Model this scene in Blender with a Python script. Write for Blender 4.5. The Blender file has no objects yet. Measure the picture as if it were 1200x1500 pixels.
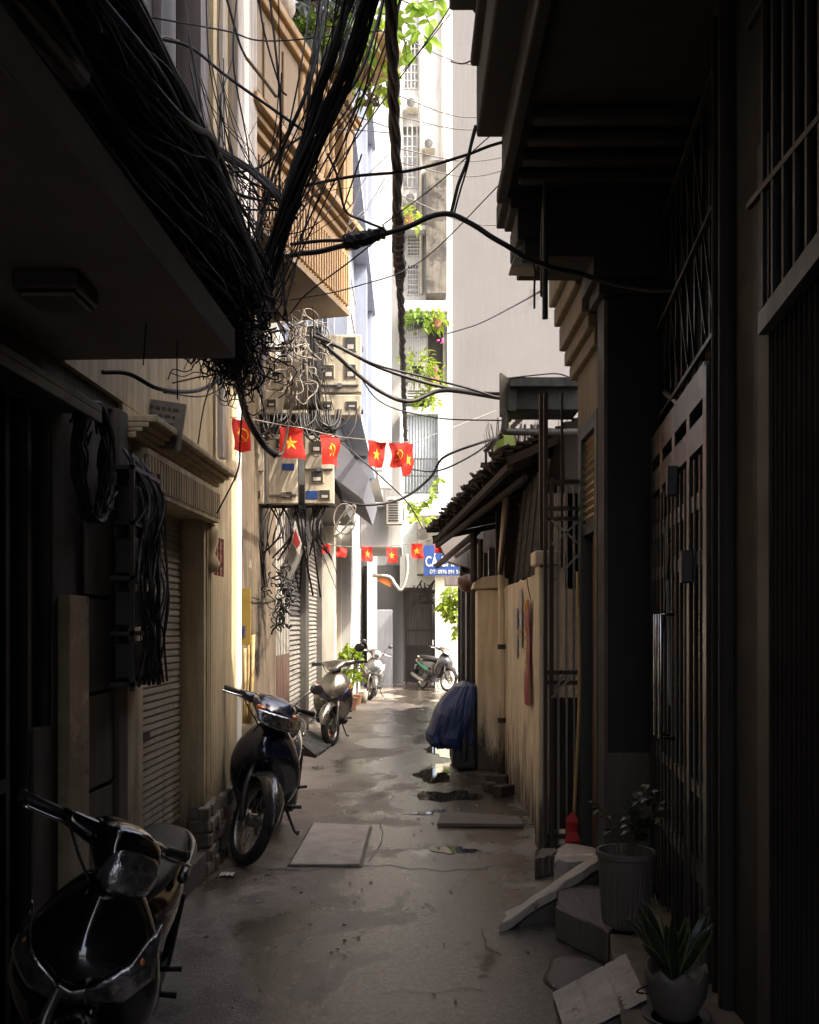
import bpy, bmesh, math, random
from mathutils import Vector as V, Matrix, noise
random.seed(7)
R = math.radians
SC = bpy.context.scene
COL = SC.collection
F, CX, HY, CH = 1400.0, 600.0, 915.0, 1.6     # focal length (px of the 1200x1500 photo), principal column, horizon row, eye height

def P(px, py, Y):            # photo pixel at a chosen real distance -> point in the alley
    return V(((px-CX)/F*Y, Y, CH-(py-HY)/F*Y))
def G(px, py, z=0.0):        # photo pixel on a horizontal level z
    Y = F*(CH-z)/(py-HY)
    return P(px, py, Y)
def YX(px, X): return X*F/(px-CX)

# ------------------------------------------------------------------ materials
MATS = {}
def mat(name, col, rough=.7, metal=0.0, var=.12, vs=3.0, bump=.15, bs=60.0, streak=0.0, dirt=None, coat=0.0, trans=0.0, alpha=1.0, sss=0, rvar=.12, spec=.5, chip=None):
    if name in MATS: return MATS[name]
    m = bpy.data.materials.new(name); m.use_nodes = True
    nt = m.node_tree; N = nt.nodes; L = nt.links
    b = N['Principled BSDF']
    tc = N.new('ShaderNodeTexCoord')
    src = tc.outputs['Object']
    n1 = N.new('ShaderNodeTexNoise'); n1.inputs['Scale'].default_value = vs; n1.inputs['Detail'].default_value = 8; n1.inputs['Roughness'].default_value = .62
    L.new(src, n1.inputs['Vector'])
    mr = N.new('ShaderNodeMapRange'); mr.inputs[1].default_value = .3; mr.inputs[2].default_value = .7
    mr.inputs[3].default_value = 1-var; mr.inputs[4].default_value = 1+var
    L.new(n1.outputs['Fac'], mr.inputs[0])
    val = mr.outputs[0]
    if streak:
        mp = N.new('ShaderNodeMapping'); mp.inputs['Scale'].default_value = (9, 9, .7); L.new(src, mp.inputs[0])
        n2 = N.new('ShaderNodeTexNoise'); n2.inputs['Scale'].default_value = 1.6; n2.inputs['Detail'].default_value = 6; L.new(mp.outputs[0], n2.inputs['Vector'])
        m2 = N.new('ShaderNodeMapRange'); m2.inputs[1].default_value = .38; m2.inputs[2].default_value = .62; m2.inputs[3].default_value = 1-streak; m2.inputs[4].default_value = 1
        L.new(n2.outputs['Fac'], m2.inputs[0])
        mu = N.new('ShaderNodeMath'); mu.operation = 'MULTIPLY'; L.new(val, mu.inputs[0]); L.new(m2.outputs[0], mu.inputs[1]); val = mu.outputs[0]
    mx = N.new('ShaderNodeVectorMath'); mx.operation = 'SCALE'
    mx.inputs[0].default_value = col[:3]; L.new(val, mx.inputs['Scale'])
    cout = mx.outputs[0]
    if chip:                  # (colour, threshold, scale): patches where another layer shows
        n4 = N.new('ShaderNodeTexNoise'); n4.inputs['Scale'].default_value = chip[2]; n4.inputs['Detail'].default_value = 10; n4.inputs['Roughness'].default_value = .7; L.new(src, n4.inputs['Vector'])
        m4 = N.new('ShaderNodeMapRange'); m4.inputs[1].default_value = chip[1]; m4.inputs[2].default_value = chip[1]+.05; L.new(n4.outputs['Fac'], m4.inputs[0])
        x4 = N.new('ShaderNodeMix'); x4.data_type = 'RGBA'; L.new(m4.outputs[0], x4.inputs['Factor']); L.new(cout, x4.inputs['A']); x4.inputs['B'].default_value = (*chip[0], 1); cout = x4.outputs['Result']
    if dirt:                  # (z_full, z_none, colour): grime splashed up from the paving, ragged by noise
        ge = N.new('ShaderNodeNewGeometry'); sp = N.new('ShaderNodeSeparateXYZ'); L.new(ge.outputs['Position'], sp.inputs[0])
        n3 = N.new('ShaderNodeTexNoise'); n3.inputs['Scale'].default_value = 2.2; n3.inputs['Detail'].default_value = 9; n3.inputs['Roughness'].default_value = .7
        mp3 = N.new('ShaderNodeMapping'); mp3.inputs['Scale'].default_value = (4, 4, .8); L.new(ge.outputs['Position'], mp3.inputs[0]); L.new(mp3.outputs[0], n3.inputs['Vector'])
        ad = N.new('ShaderNodeMath'); ad.operation = 'MULTIPLY_ADD'; L.new(n3.outputs['Fac'], ad.inputs[0]); ad.inputs[1].default_value = -(dirt[1]-dirt[0])*3.2; L.new(sp.outputs['Z'], ad.inputs[2])
        m3 = N.new('ShaderNodeMapRange'); h = (dirt[1]-dirt[0])
        m3.inputs[1].default_value = dirt[0]-h*1.5; m3.inputs[2].default_value = dirt[0]-h*.72; m3.inputs[3].default_value = .93; m3.inputs[4].default_value = 0
        L.new(ad.outputs[0], m3.inputs[0])
        x3 = N.new('ShaderNodeMix'); x3.data_type = 'RGBA'; L.new(m3.outputs[0], x3.inputs['Factor']); L.new(cout, x3.inputs['A']); x3.inputs['B'].default_value = (*dirt[2], 1); cout = x3.outputs['Result']
    L.new(cout, b.inputs['Base Color'])
    b.inputs['Metallic'].default_value = metal
    b.inputs['Specular IOR Level'].default_value = spec
    rr = N.new('ShaderNodeMapRange'); rr.inputs[1].default_value = .3; rr.inputs[2].default_value = .7
    rr.inputs[3].default_value = max(.02, rough-rvar); rr.inputs[4].default_value = min(1, rough+rvar)
    L.new(n1.outputs['Fac'], rr.inputs[0]); L.new(rr.outputs[0], b.inputs['Roughness'])
    if coat: b.inputs['Coat Weight'].default_value = coat; b.inputs['Coat Roughness'].default_value = .05
    if trans: b.inputs['Transmission Weight'].default_value = trans
    if alpha < 1: b.inputs['Alpha'].default_value = alpha
    if sss:                   # thin, light passes through (leaves, flag cloth)
        tr = N.new('ShaderNodeBsdfTranslucent'); L.new(cout, tr.inputs[0]); ms = N.new('ShaderNodeMixShader'); ms.inputs[0].default_value = sss
        L.new(b.outputs[0], ms.inputs[1]); L.new(tr.outputs[0], ms.inputs[2]); L.new(ms.outputs[0], N['Material Output'].inputs[0])
    if bump:
        nb = N.new('ShaderNodeTexNoise'); nb.inputs['Scale'].default_value = bs; nb.inputs['Detail'].default_value = 7; L.new(src, nb.inputs['Vector'])
        bp = N.new('ShaderNodeBump'); bp.inputs['Strength'].default_value = bump; bp.inputs['Distance'].default_value = .01
        L.new(nb.outputs['Fac'], bp.inputs['Height']); L.new(bp.outputs[0], b.inputs['Normal'])
    MATS[name] = m
    return m
GR = (.035, .03, .025)
M = dict(
 cream = mat('cream_plaster', (.58,.47,.29), .8, var=.2, vs=2.2, streak=.32, bump=.35, bs=24, dirt=(.1,.8,(.07,.056,.04)), chip=((.40,.33,.22),.64,5)),
 creamR= mat('stained_cream_plaster', (.72,.59,.40), .85, var=.16, vs=2.5, streak=.22, bump=.5, bs=22, dirt=(.0,.75,(.03,.026,.02)), chip=((.36,.30,.22),.68,7)),
 gold = mat('ochre_paint', (.17,.118,.06), .65, var=.12, streak=.15),
 goldl= mat('ochre_moulding', (.29,.18,.075), .6, var=.18, streak=.2),
 pale = mat('weathered_white_paint', (.42,.38,.33), .7, var=.15, streak=.5),
 mauve = mat('greyed_mauve_paint', (.19,.165,.155), .8, var=.15, streak=.35),
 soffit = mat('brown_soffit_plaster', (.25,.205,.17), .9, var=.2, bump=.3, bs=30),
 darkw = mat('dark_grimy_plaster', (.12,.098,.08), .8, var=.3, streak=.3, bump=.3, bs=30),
 blackw = mat('near_black_plaster', (.024,.021,.019), .75, var=.25, streak=.2),  # near-black brown base tone
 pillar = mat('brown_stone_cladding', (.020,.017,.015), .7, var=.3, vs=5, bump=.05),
 brown = mat('old_bare_render', (.13,.095,.06), .85, var=.35, vs=3.5, streak=.4, bump=.5, bs=25, chip=((.30,.25,.18),.63,4)),
 shutter = mat('beige_roller_steel', (.36,.33,.27), .38, .35, var=.12, streak=.2, bump=.05, dirt=(.1,.6,(.06,.05,.04))),
 shutter2 = mat('grey_roller_steel', (.30,.28,.25), .42, .3, var=.15, streak=.3, bump=.05),
 steel = mat('worn_steel', (.26,.25,.235), .36, .85, var=.15, bump=.1),
 chrome = mat('chrome_metal', (.6,.6,.6), .12, 1.0, var=.05, bump=0, rvar=.05),
 dsteel = mat('dark_painted_steel', (.035,.033,.032), .45, .2, var=.3, bump=.1),
 rust = mat('rusty_brown_steel', (.045,.030,.021), .7, .2, var=.4, vs=9, bump=.4),
 greenf = mat('dark_green_joinery', (.035,.04,.033), .5, var=.2),
 rubber = mat('black_cable_rubber', (.014,.012,.012), .55, var=.4, vs=20, bump=.2, bs=90),
 rubg = mat('faded_cable_rubber', (.10,.09,.085), .6, var=.4, vs=15, bump=.1),
 rubp = mat('pale_cable_sheath', (.24,.21,.17), .5, var=.2, vs=15, bump=.0),
 tyre = mat('tyre_rubber', (.016,.015,.015), .75, var=.2, bump=.3, bs=120),
 bplas = mat('black_plastic', (.016,.016,.016), .45, var=.1, bump=.25, bs=200),
 meter = mat('ivory_meter_plastic', (.55,.49,.37), .5, var=.12, vs=6, streak=.4, chip=((.26,.21,.14),.66,6)),
 mglass = mat('smoked_window_plastic', (.045,.042,.035), .18, var=.4, vs=8, bump=0),
 redf = mat('red_flag_cloth', (.60,.024,.012), .75, var=.2, vs=7, bump=.15, bs=150, sss=.35),
 yel = mat('yellow_print', (.85,.55,.03), .7, var=.05, bump=.1, sss=.3),
 leaf = mat('green_leaf', (.14,.24,.03), .45, var=.35, vs=14, bump=.1, sss=.45),
 rtan = mat('dull_tan_plaster', (.21,.17,.105), .8, var=.15, streak=.3, dirt=(.1,.7,(.05,.04,.03))),
 leafd = mat('dark_green_leaf', (.016,.03,.012), .35, var=.3, vs=14, bump=.1, sss=.2),
 leafy = mat('yellow_green_leaf', (.22,.30,.03), .45, var=.3, vs=14, bump=.1, sss=.5),
 stem = mat('plant_stem', (.10,.075,.045), .8, var=.3),
 terra = mat('terracotta_clay', (.26,.13,.07), .8, var=.25, bump=.3),
 concl = mat('pale_concrete', (.36,.32,.275), .75, var=.25, vs=6, bump=.6, bs=35, chip=((.13,.11,.09),.62,9)),
 conc = mat('grey_concrete', (.10,.088,.075), .7, var=.3, vs=5, bump=.6, bs=35, chip=((.08,.07,.06),.6,8)),
 stone = mat('rubble_stone', (.16,.14,.115), .85, var=.45, vs=7, bump=.9, bs=18),
 white = mat('white_masonry_paint', (.40,.40,.39), .75, var=.06, streak=.15),
 white2 = mat('ivory_masonry_paint', (.50,.47,.40), .75, var=.08, streak=.2, dirt=(.0,.5,(.2,.17,.13))),
 blue = mat('pale_blue_masonry_paint', (.22,.25,.32), .7, var=.08, streak=.15),
 greyw = mat('grey_beige_render', (.135,.131,.129), .85, var=.13, vs=.45, streak=.07, bump=.2, bs=12, chip=((.105,.10,.096),.60,.8)),
 stain = mat('black_stained_render', (.13,.12,.10), .9, var=.4, vs=1.2, streak=.3, chip=((.05,.045,.04),.52,1.3)),
 wood = mat('red_brown_door_wood', (.17,.065,.035), .4, var=.25, vs=6, streak=.3),
 bamboo = mat('dry_bamboo', (.34,.24,.10), .6, var=.3, vs=9),
 tile = mat('old_clay_roof_tile', (.032,.021,.016), .85, var=.45, vs=8, bump=.8, bs=30),
 sheet = mat('grey_sheet_metal', (.10,.105,.10), .5, .4, var=.25, streak=.3),
 glass = mat('dark_window_glass', (.02,.02,.022), .04, var=.1, bump=0, rvar=.02, spec=.9),
 void = mat('interior_darkness', (.03,.026,.022), .9, var=.2),  # near-black colour stands in for darkness inside openings and under the roof
 tarp = mat('blue_tarpaulin', (.008,.025,.095), .45, var=.35, vs=7, bump=1.0, bs=11, rvar=.15),
 pot = mat('grey_ribbed_pot_plastic', (.11,.092,.08), .55, var=.12),
 potc = mat('grey_clay_pot', (.085,.075,.062), .6, var=.25, bump=.2),
 redp = mat('red_plastic_bristle', (.42,.012,.012), .45, var=.35, vs=30, bump=.5, bs=150),
 banner = mat('red_banner_cloth', (.27,.014,.01), .6, var=.25, bump=.2),
 bluep = mat('blue_sign_paint', (.012,.045,.18), .45, var=.1),
 wpaint = mat('white_lettering', (.5,.5,.49), .6, var=.05),
 lens = mat('clear_lamp_lens', (.34,.34,.35), .06, .9, var=.85, vs=32, bump=.9, bs=22, rvar=.05, coat=1),  # strong colour noise stands in for bright reflected patches
 amber = mat('amber_lamp_lens', (.55,.16,.03), .12, .2, var=.3, vs=25, bump=.3, bs=60, coat=1),
 silver = mat('champagne_bike_paint', (.35,.32,.26), .3, .75, var=.05, bump=0, coat=.7, rvar=.05),
 sgrey = mat('silver_grey_bike_paint', (.13,.135,.135), .3, .7, var=.05, bump=0, coat=.7, rvar=.05),
 navy = mat('navy_bike_paint', (.010,.014,.035), .2, .2, var=.1, bump=0, coat=1, rvar=.05),
 bike_k = mat('black_bike_paint', (.006,.006,.007), .12, .1, var=.1, bump=0, coat=1, rvar=.04),
 charc = mat('charcoal_bike_paint', (.035,.037,.04), .28, .3, var=.1, bump=0, coat=.8, rvar=.05),
 vinyl = mat('black_seat_vinyl', (.018,.017,.017), .5, var=.1, bump=.4, bs=150),
 paper = mat('faded_paper', (.45,.42,.38), .8, var=.25, vs=20),
 yelp = mat('yellow_sheet_plastic', (.26,.17,.03), .6, var=.2),
 orange = mat('orange_banner_cloth', (.65,.20,.04), .7, var=.15),
 brick = mat('red_vent_block', (.20,.05,.04), .8, var=.3, bump=.3),
)

# ------------------------------------------------------------------ mesh helper
class MB:
    def __init__(s): s.v = []; s.f = []
    def add(s, vs, fs):
        k = len(s.v); s.v += [V(a) for a in vs]; s.f += [tuple(i+k for i in f) for f in fs]; return s
    def box(s, x0, x1, y0, y1, z0, z1):
        if x0 > x1: x0, x1 = x1, x0
        if y0 > y1: y0, y1 = y1, y0
        if z0 > z1: z0, z1 = z1, z0
        return s.add([(x0,y0,z0),(x1,y0,z0),(x1,y1,z0),(x0,y1,z0),(x0,y0,z1),(x1,y0,z1),(x1,y1,z1),(x0,y1,z1)],
              [(0,3,2,1),(4,5,6,7),(0,1,5,4),(1,2,6,5),(2,3,7,6),(3,0,4,7)])
    def obox(s, c, size, rot=None):
        t = MB().box(-size[0]/2, size[0]/2, -size[1]/2, size[1]/2, -size[2]/2, size[2]/2)
        m = Matrix.Translation(V(c)) @ (rot.to_4x4() if rot else Matrix())
        return s.add([m @ v for v in t.v], t.f)
    def bar(s, a, b, w, h=None, up=(0,0,1)):
        a = V(a); b = V(b); d = b-a; L = d.length; d.normalize(); u = V(up); sd = d.cross(u)
        if sd.length < 1e-4: sd = d.cross(V((0,1,0)))
        sd.normalize(); u = sd.cross(d); h = h or w
        vs = [p + sd*sx*w/2 + u*sz*h/2 for p in (a, b) for sx, sz in ((-1,-1),(1,-1),(1,1),(-1,1))]
        return s.add(vs, [(0,1,2,3),(7,6,5,4),(0,4,5,1),(1,5,6,2),(2,6,7,3),(3,7,4,0)])
    def pbox(s, px0, py0, px1, py1, Y0, Y1):
        a = P(px0, py1, Y0); b = P(px1, py0, Y0)
        return s.box(a.x, b.x, Y0, Y1, a.z, b.z)
    def slab(s, pts, thick):          # polygon extruded by vector thick
        n = len(pts); t = V(thick); pts = [V(p) for p in pts]
        return s.add(pts + [p+t for p in pts], [tuple(range(n))[::-1], tuple(range(n, 2*n))] + [(i, (i+1)%n, (i+1)%n+n, i+n) for i in range(n)])
    def loft(s, rings, cap=True, closed=True):
        n = len(rings[0]); vs = [p for r in rings for p in r]; fs = []
        for i in range(len(rings)-1):
            for j in range(n if closed else n-1):
                a = i*n+j; b = i*n+(j+1)%n; fs.append((a, b, b+n, a+n))
        if cap and closed: fs.append(tuple(range(n))[::-1]); fs.append(tuple(range(len(vs)-n, len(vs))))
        return s.add(vs, fs)
    def tube(s, pts, r, n=8, cap=True):
        pts = [V(p) for p in pts]; rings = []; prev = None
        for i, p in enumerate(pts):
            d = (pts[min(i+1, len(pts)-1)] - pts[max(i-1, 0)])
            if d.length < 1e-7: d = V((0,0,1))
            d.normalize()
            if prev is None:
                u = d.orthogonal().normalized()
            else:
                u = prev - d*prev.dot(d)
                u = u.normalized() if u.length > 1e-5 else d.orthogonal().normalized()
            prev = u; w = d.cross(u); rr = r[i] if isinstance(r, (list, tuple)) else r
            rings.append([p + (u*math.cos(2*math.pi*k/n) + w*math.sin(2*math.pi*k/n))*rr for k in range(n)])
        return s.loft(rings, cap)
    def lathe(s, prof, c=(0,0,0), axis=(0,0,1), n=24, cap=True):
        ax = V(axis).normalized(); u = ax.orthogonal().normalized(); w = ax.cross(u); c = V(c)
        rings = [[c + ax*h + (u*math.cos(2*math.pi*k/n) + w*math.sin(2*math.pi*k/n))*r for k in range(n)] for r, h in prof]
        return s.loft(rings, cap)
    def ring(s, prof, c, axis, n=32):   # closed profile revolved (torus like)
        ax = V(axis).normalized(); u = ax.orthogonal().normalized(); w = ax.cross(u); c = V(c)
        rings = [[c + ax*h + (u*math.cos(2*math.pi*k/n) + w*math.sin(2*math.pi*k/n))*r for k in range(n)] for r, h in prof]
        rings.append(rings[0]); return s.loft(rings, False)
    def ball(s, c, r, n=16, m=10):
        if not isinstance(r, (tuple, list)): r = (r, r, r)
        rings = []
        for i in range(m+1):
            t = math.pi*i/m; z = math.cos(t); q = max(math.sin(t), 1e-3)
            rings.append([V((c[0]+r[0]*q*math.cos(2*math.pi*k/n), c[1]+r[1]*q*math.sin(2*math.pi*k/n), c[2]+r[2]*z)) for k in range(n)])
        return s.loft(rings[::-1], True)
    def grid(s, fn, nu, nv):
        vs = [fn(i/nu, j/nv) for i in range(nu+1) for j in range(nv+1)]
        return s.add(vs, [(i*(nv+1)+j, (i+1)*(nv+1)+j, (i+1)*(nv+1)+j+1, i*(nv+1)+j+1) for i in range(nu) for j in range(nv)])
    def xf(s, m, i0=0):
        for i in range(i0, len(s.v)): s.v[i] = m @ s.v[i]
        return s
    def build(s, name, m, parent=None, smooth=False, local=False, bevel=0, solid=0):
        me = bpy.data.meshes.new(name); o = bpy.data.objects.new(name, me); COL.objects.link(o)
        vs = s.v
        if parent is not None:
            o.parent = parent
            if not local:
                inv = ROOT[parent.name].inverted(); vs = [inv @ v for v in vs]
            ROOT[o.name] = ROOT[parent.name]
        else:
            if not local:
                x0 = min(v.x for v in vs); x1 = max(v.x for v in vs); y0 = min(v.y for v in vs); y1 = max(v.y for v in vs); z0 = min(v.z for v in vs)
                c = V(((x0+x1)/2, (y0+y1)/2, z0)); o.location = c; vs = [v-c for v in vs]
                ROOT[o.name] = Matrix.Translation(c)
            else: ROOT[o.name] = Matrix()
        me.from_pydata([tuple(v) for v in vs], [], s.f)
        bm = bmesh.new(); bm.from_mesh(me); bmesh.ops.recalc_face_normals(bm, faces=bm.faces); bm.to_mesh(me); bm.free()
        me.materials.append(M[m] if isinstance(m, str) else m)
        if smooth:
            for p in me.polygons: p.use_smooth = True
        if solid:
            k = o.modifiers.new('thickness', 'SOLIDIFY'); k.thickness = solid; k.offset = 0
        if bevel:
            k = o.modifiers.new('bevel', 'BEVEL'); k.width = bevel; k.segments = 2; k.limit_method = 'ANGLE'; k.angle_limit = R(40)
        return o
ROOT = {}
def thing(name, label, cat, loc=(0,0,0), rot=(0,0,0), group=None):
    o = bpy.data.objects.new(name, None); COL.objects.link(o); o.empty_display_size = .1
    o.location = loc; o.rotation_euler = rot; o['label'] = label; o['category'] = cat
    if group: o['group'] = group
    from mathutils import Euler
    ROOT[o.name] = Matrix.Translation(V(loc)) @ Euler(rot).to_matrix().to_4x4()
    return o
def tag(o, label, cat, group=None, kind=None):
    o['label'] = label; o['category'] = cat
    if group: o['group'] = group
    if kind: o['kind'] = kind
    return o
def struct(o, label=None):
    o['kind'] = 'structure'
    if label: o['label'] = label
    return o
def dup(root, loc=None, label=None, rot=None):
    r = root.copy(); COL.objects.link(r)
    if loc is not None: r.location = loc
    if rot is not None: r.rotation_euler = rot
    if label: r['label'] = label
    for ch in list(root.children):
        c = ch.copy(); COL.objects.link(c); c.parent = r
        for g in list(ch.children):
            d = g.copy(); COL.objects.link(d); d.parent = c
    return r
def se(c, a, b, n=28, e=2.4, beak=0.0):   # superellipse ring
    out = []
    for k in range(n):
        t = 2*math.pi*k/n; ct, st = math.cos(t), math.sin(t)
        x = math.copysign(abs(ct)**(2/e), ct); y = math.copysign(abs(st)**(2/e), st)
        p = V(c) + V(a)*x + V(b)*y
        if beak: p = p + V(a).normalized()*beak*max(0, x)*(1-abs(y))**1.2
        out.append(p)
    return out
def crom(pts, n=10):                        # smooth path through control points
    pts = [V(p) for p in pts]; q = [pts[0]*2-pts[1]] + pts + [pts[-1]*2-pts[-2]]; out = []
    for i in range(1, len(q)-2):
        for k in range(n):
            t = k/n; a, b, c, d = q[i-1], q[i], q[i+1], q[i+2]
            out.append(.5*((2*b) + (c-a)*t + (2*a-5*b+4*c-d)*t*t + (3*b-a-3*c+d)*t*t*t))
    out.append(pts[-1]); return out
def text_mb(body, size, org, right, up, depth=.004, align='CENTER', sx=1.0, bold=.012):
    cu = bpy.data.curves.new('t', 'FONT'); cu.body = body; cu.size = size; cu.align_x = align; cu.extrude = depth/2; cu.offset = size*bold
    ob = bpy.data.objects.new('t', cu); COL.objects.link(ob)
    dg = bpy.context.evaluated_depsgraph_get(); me = bpy.data.meshes.new_from_object(ob.evaluated_get(dg))
    r = V(right).normalized(); u = V(up).normalized(); nrm = r.cross(u)
    vs = [V(org) + r*v.co.x*sx + u*v.co.y + nrm*v.co.z for v in me.vertices]
    fs = [tuple(p.vertices) for p in me.polygons]
    bpy.data.objects.remove(ob); bpy.data.curves.remove(cu); bpy.data.meshes.remove(me)
    return MB().add(vs, fs)
def each(mbs, name, m, parent, **k):
    return [b.build(name, m, parent, **k) for b in mbs]
def holes(mb, y0, y1, z0, z1, x0, x1, ops):   # wall in the y-z plane with rectangular openings
    ys = sorted({y0, y1, *[min(max(o[i], y0), y1) for o in ops for i in (0, 1)]}); zs = sorted({z0, z1, *[min(max(o[i], z0), z1) for o in ops for i in (2, 3)]})
    for a, b in zip(ys, ys[1:]):
        run = None
        for c, d in zip(zs, zs[1:]):
            m = ((a+b)/2, (c+d)/2); hit = any(o[0] < m[0] < o[1] and o[2] < m[1] < o[3] for o in ops)
            if hit:
                if run: mb.box(x0, x1, a, b, run[0], run[1]); run = None
            else: run = (run[0] if run else c, d)
        if run: mb.box(x0, x1, a, b, run[0], run[1])
    return mb
def holesx(mb, x0, x1, z0, z1, y0, y1, ops):  # same, wall facing the camera (x-z plane)
    t = holes(MB(), x0, x1, z0, z1, y0, y1, ops)
    return mb.add([(v.y, v.x, v.z) for v in t.v], t.f)
# ------------------------------------------------------------------ camera, light
cam = bpy.data.cameras.new('camera'); co = bpy.data.objects.new('camera', cam); COL.objects.link(co)
co.location = (0, 0, CH); co.rotation_euler = (R(90), 0, 0)
cam.sensor_fit = 'VERTICAL'; cam.sensor_height = 36; cam.lens = 36*F/1500; cam.shift_y = (HY-750)/1500; cam.clip_end = 500; cam.clip_start = .05
SC.camera = co
SC.render.resolution_x = 819; SC.render.resolution_y = 1024
sd = V((1, -.42, 0)).normalized(); EL = R(50)
sv = V((sd.x*math.cos(EL), sd.y*math.cos(EL), math.sin(EL)))
sl = bpy.data.lights.new('sun', 'SUN'); sl.energy = 1.7; sl.angle = R(.5); sl.color = (1, .92, .79)
so = bpy.data.objects.new('sun', sl); COL.objects.link(so); so.rotation_euler = sv.to_track_quat('Z', 'Y').to_euler(); so.location = (8, -4, 20)
w = bpy.data.worlds.new('World'); SC.world = w; w.use_nodes = True
wn = w.node_tree; sky = wn.nodes.new('ShaderNodeTexSky'); sky.sky_type = 'NISHITA'; sky.sun_disc = False
sky.sun_elevation = EL; sky.sun_rotation = math.atan2(sd.x, sd.y); sky.dust_density = 7; sky.air_density = .7; sky.ozone_density = .3
wn.links.new(sky.outputs[0], wn.nodes['Background'].inputs[0]); wn.nodes['Background'].inputs[1].default_value = .15
SC.view_settings.view_transform = 'Standard'; SC.view_settings.look = 'None'; SC.view_settings.gamma = 1; SC.view_settings.exposure = 2.5
SC.render.engine = 'CYCLES'; SC.cycles.max_bounces = 8; SC.cycles.diffuse_bounces = 5

# ------------------------------------------------------------------ ground
def ground_mat():
    m = bpy.data.materials.new('wet_patched_concrete'); m.use_nodes = True
    nt = m.node_tree; N = nt.nodes; L = nt.links; b = N['Principled BSDF']
    ge = N.new('ShaderNodeNewGeometry'); pos = ge.outputs['Position']
    def nz(scale, det=8, rough=.6, mp=None, dist=0):
        n = N.new('ShaderNodeTexNoise'); n.inputs['Scale'].default_value = scale; n.inputs['Detail'].default_value = det; n.inputs['Roughness'].default_value = rough; n.inputs['Distortion'].default_value = dist
        if mp:
            q = N.new('ShaderNodeMapping'); q.inputs['Scale'].default_value = mp[:3]
            if len(mp) > 3: q.inputs['Location'].default_value = mp[3:]
            L.new(pos, q.inputs[0]); L.new(q.outputs[0], n.inputs['Vector'])
        else: L.new(pos, n.inputs['Vector'])
        return n.outputs['Fac']
    def mr(v, a, c, d=0.0, e=1.0):
        x = N.new('ShaderNodeMapRange'); x.inputs[1].default_value = a; x.inputs[2].default_value = c; x.inputs[3].default_value = d; x.inputs[4].default_value = e; L.new(v, x.inputs[0]); return x.outputs[0]
    def mth(op, a, c):
        x = N.new('ShaderNodeMath'); x.operation = op
        for i, v in enumerate((a, c)):
            if isinstance(v, (int, float)): x.inputs[i].default_value = v
            else: L.new(v, x.inputs[i])
        return x.outputs[0]
    def mix(f, a, c):
        x = N.new('ShaderNodeMix'); x.data_type = 'RGBA'; L.new(f, x.inputs['Factor'])
        for s, v in (('A', a), ('B', c)):
            if isinstance(v, tuple): x.inputs[s].default_value = (*v, 1)
            else: L.new(v, x.inputs[s])
        return x.outputs['Result']
    big = nz(.55, 9, .62, (1, .6, 1, 3.1, 1.7, 0)); mid = nz(3.5, 9, .7); fine = nz(38, 8, .75); agg = nz(95, 4, .7)
    base = mix(mr(mid, .36, .64), (.115,.095,.075), (.265,.23,.19))
    base = mix(mr(big, .45, .62, 0, .5), base, (.22,.195,.165))
    base = mix(mr(nz(3.0, 10, .75, (1,.8,1,9,3,0)), .5, .58, 0, .75), base, (.075,.062,.05)); base = mix(mr(fine, .5, .62, 0, .6), base, (.07,.058,.047)); base = mix(mr(agg, .56, .62, 0, .85), base, (.40,.35,.29)); base = mix(mr(nz(80, 3, .6), .40, .35, 0, .9), base, (.025,.02,.016))
    vp = N.new('ShaderNodeTexVoronoi'); vp.inputs['Scale'].default_value = .75; nv_ = N.new('ShaderNodeTexNoise'); nv_.inputs['Scale'].default_value = 3; nv_.inputs['Detail'].default_value = 6; L.new(pos, nv_.inputs['Vector'])
    vm = N.new('ShaderNodeVectorMath'); vm.operation = 'MULTIPLY_ADD'; L.new(nv_.outputs['Color'], vm.inputs[0]); vm.inputs[1].default_value = (.16,.16,.16); L.new(pos, vm.inputs[2]); L.new(vm.outputs[0], vp.inputs['Vector'])
    sc_ = N.new('ShaderNodeSeparateColor'); L.new(vp.outputs['Color'], sc_.inputs[0])
    base = mix(mr(sc_.outputs[0], .55, .56, 0, .38), base, (.10,.085,.07)); base = mix(mr(sc_.outputs[1], .7, .71, 0, .4), base, (.33,.30,.26))
    # wet film: a central gutter line down the alley plus blotches
    sp = N.new('ShaderNodeSeparateXYZ'); L.new(pos, sp.inputs[0])
    gx = mth('SUBTRACT', sp.outputs['X'], .22); gx = mth('ABSOLUTE', gx, 0)
    trackv = mr(gx, 0, 1.25, .15, -.10)
    wet = mth('ADD', nz(1.25, 9, .64, (1, .62, 1, 5.2, 8.1, 0), .4), trackv)
    wetm = mr(wet, .47, .56)
    pud = mth('ADD', nz(1.5, 6, .55, (1, .55, 1, 1.4, 2.2, 0), .3), trackv)
    pudm = mr(pud, .69, .74)
    col = mix(wetm, base, mix(mr(fine, .35, .65), (.045,.037,.029), (.085,.072,.06)))
    col = mix(pudm, col, (.035,.03,.025))
    vo = N.new('ShaderNodeTexVoronoi'); vo.feature = 'DISTANCE_TO_EDGE'; vo.inputs['Scale'].default_value = .62
    nn = N.new('ShaderNodeTexNoise'); nn.inputs['Scale'].default_value = 2.2; nn.inputs['Detail'].default_value = 8; L.new(pos, nn.inputs['Vector'])
    va = N.new('ShaderNodeVectorMath'); va.operation = 'MULTIPLY_ADD'; L.new(nn.outputs['Color'], va.inputs[0]); va.inputs[1].default_value = (.9,.9,.9); L.new(pos, va.inputs[2]); L.new(va.outputs[0], vo.inputs['Vector'])
    crk = mth('MULTIPLY', mr(vo.outputs['Distance'], .004, .012, 1, 0), mr(nz(1.1, 4, .5, (1,1,1,7,2,0)), .62, .7))
    col = mix(crk, col, (.02,.016,.012))
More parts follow.
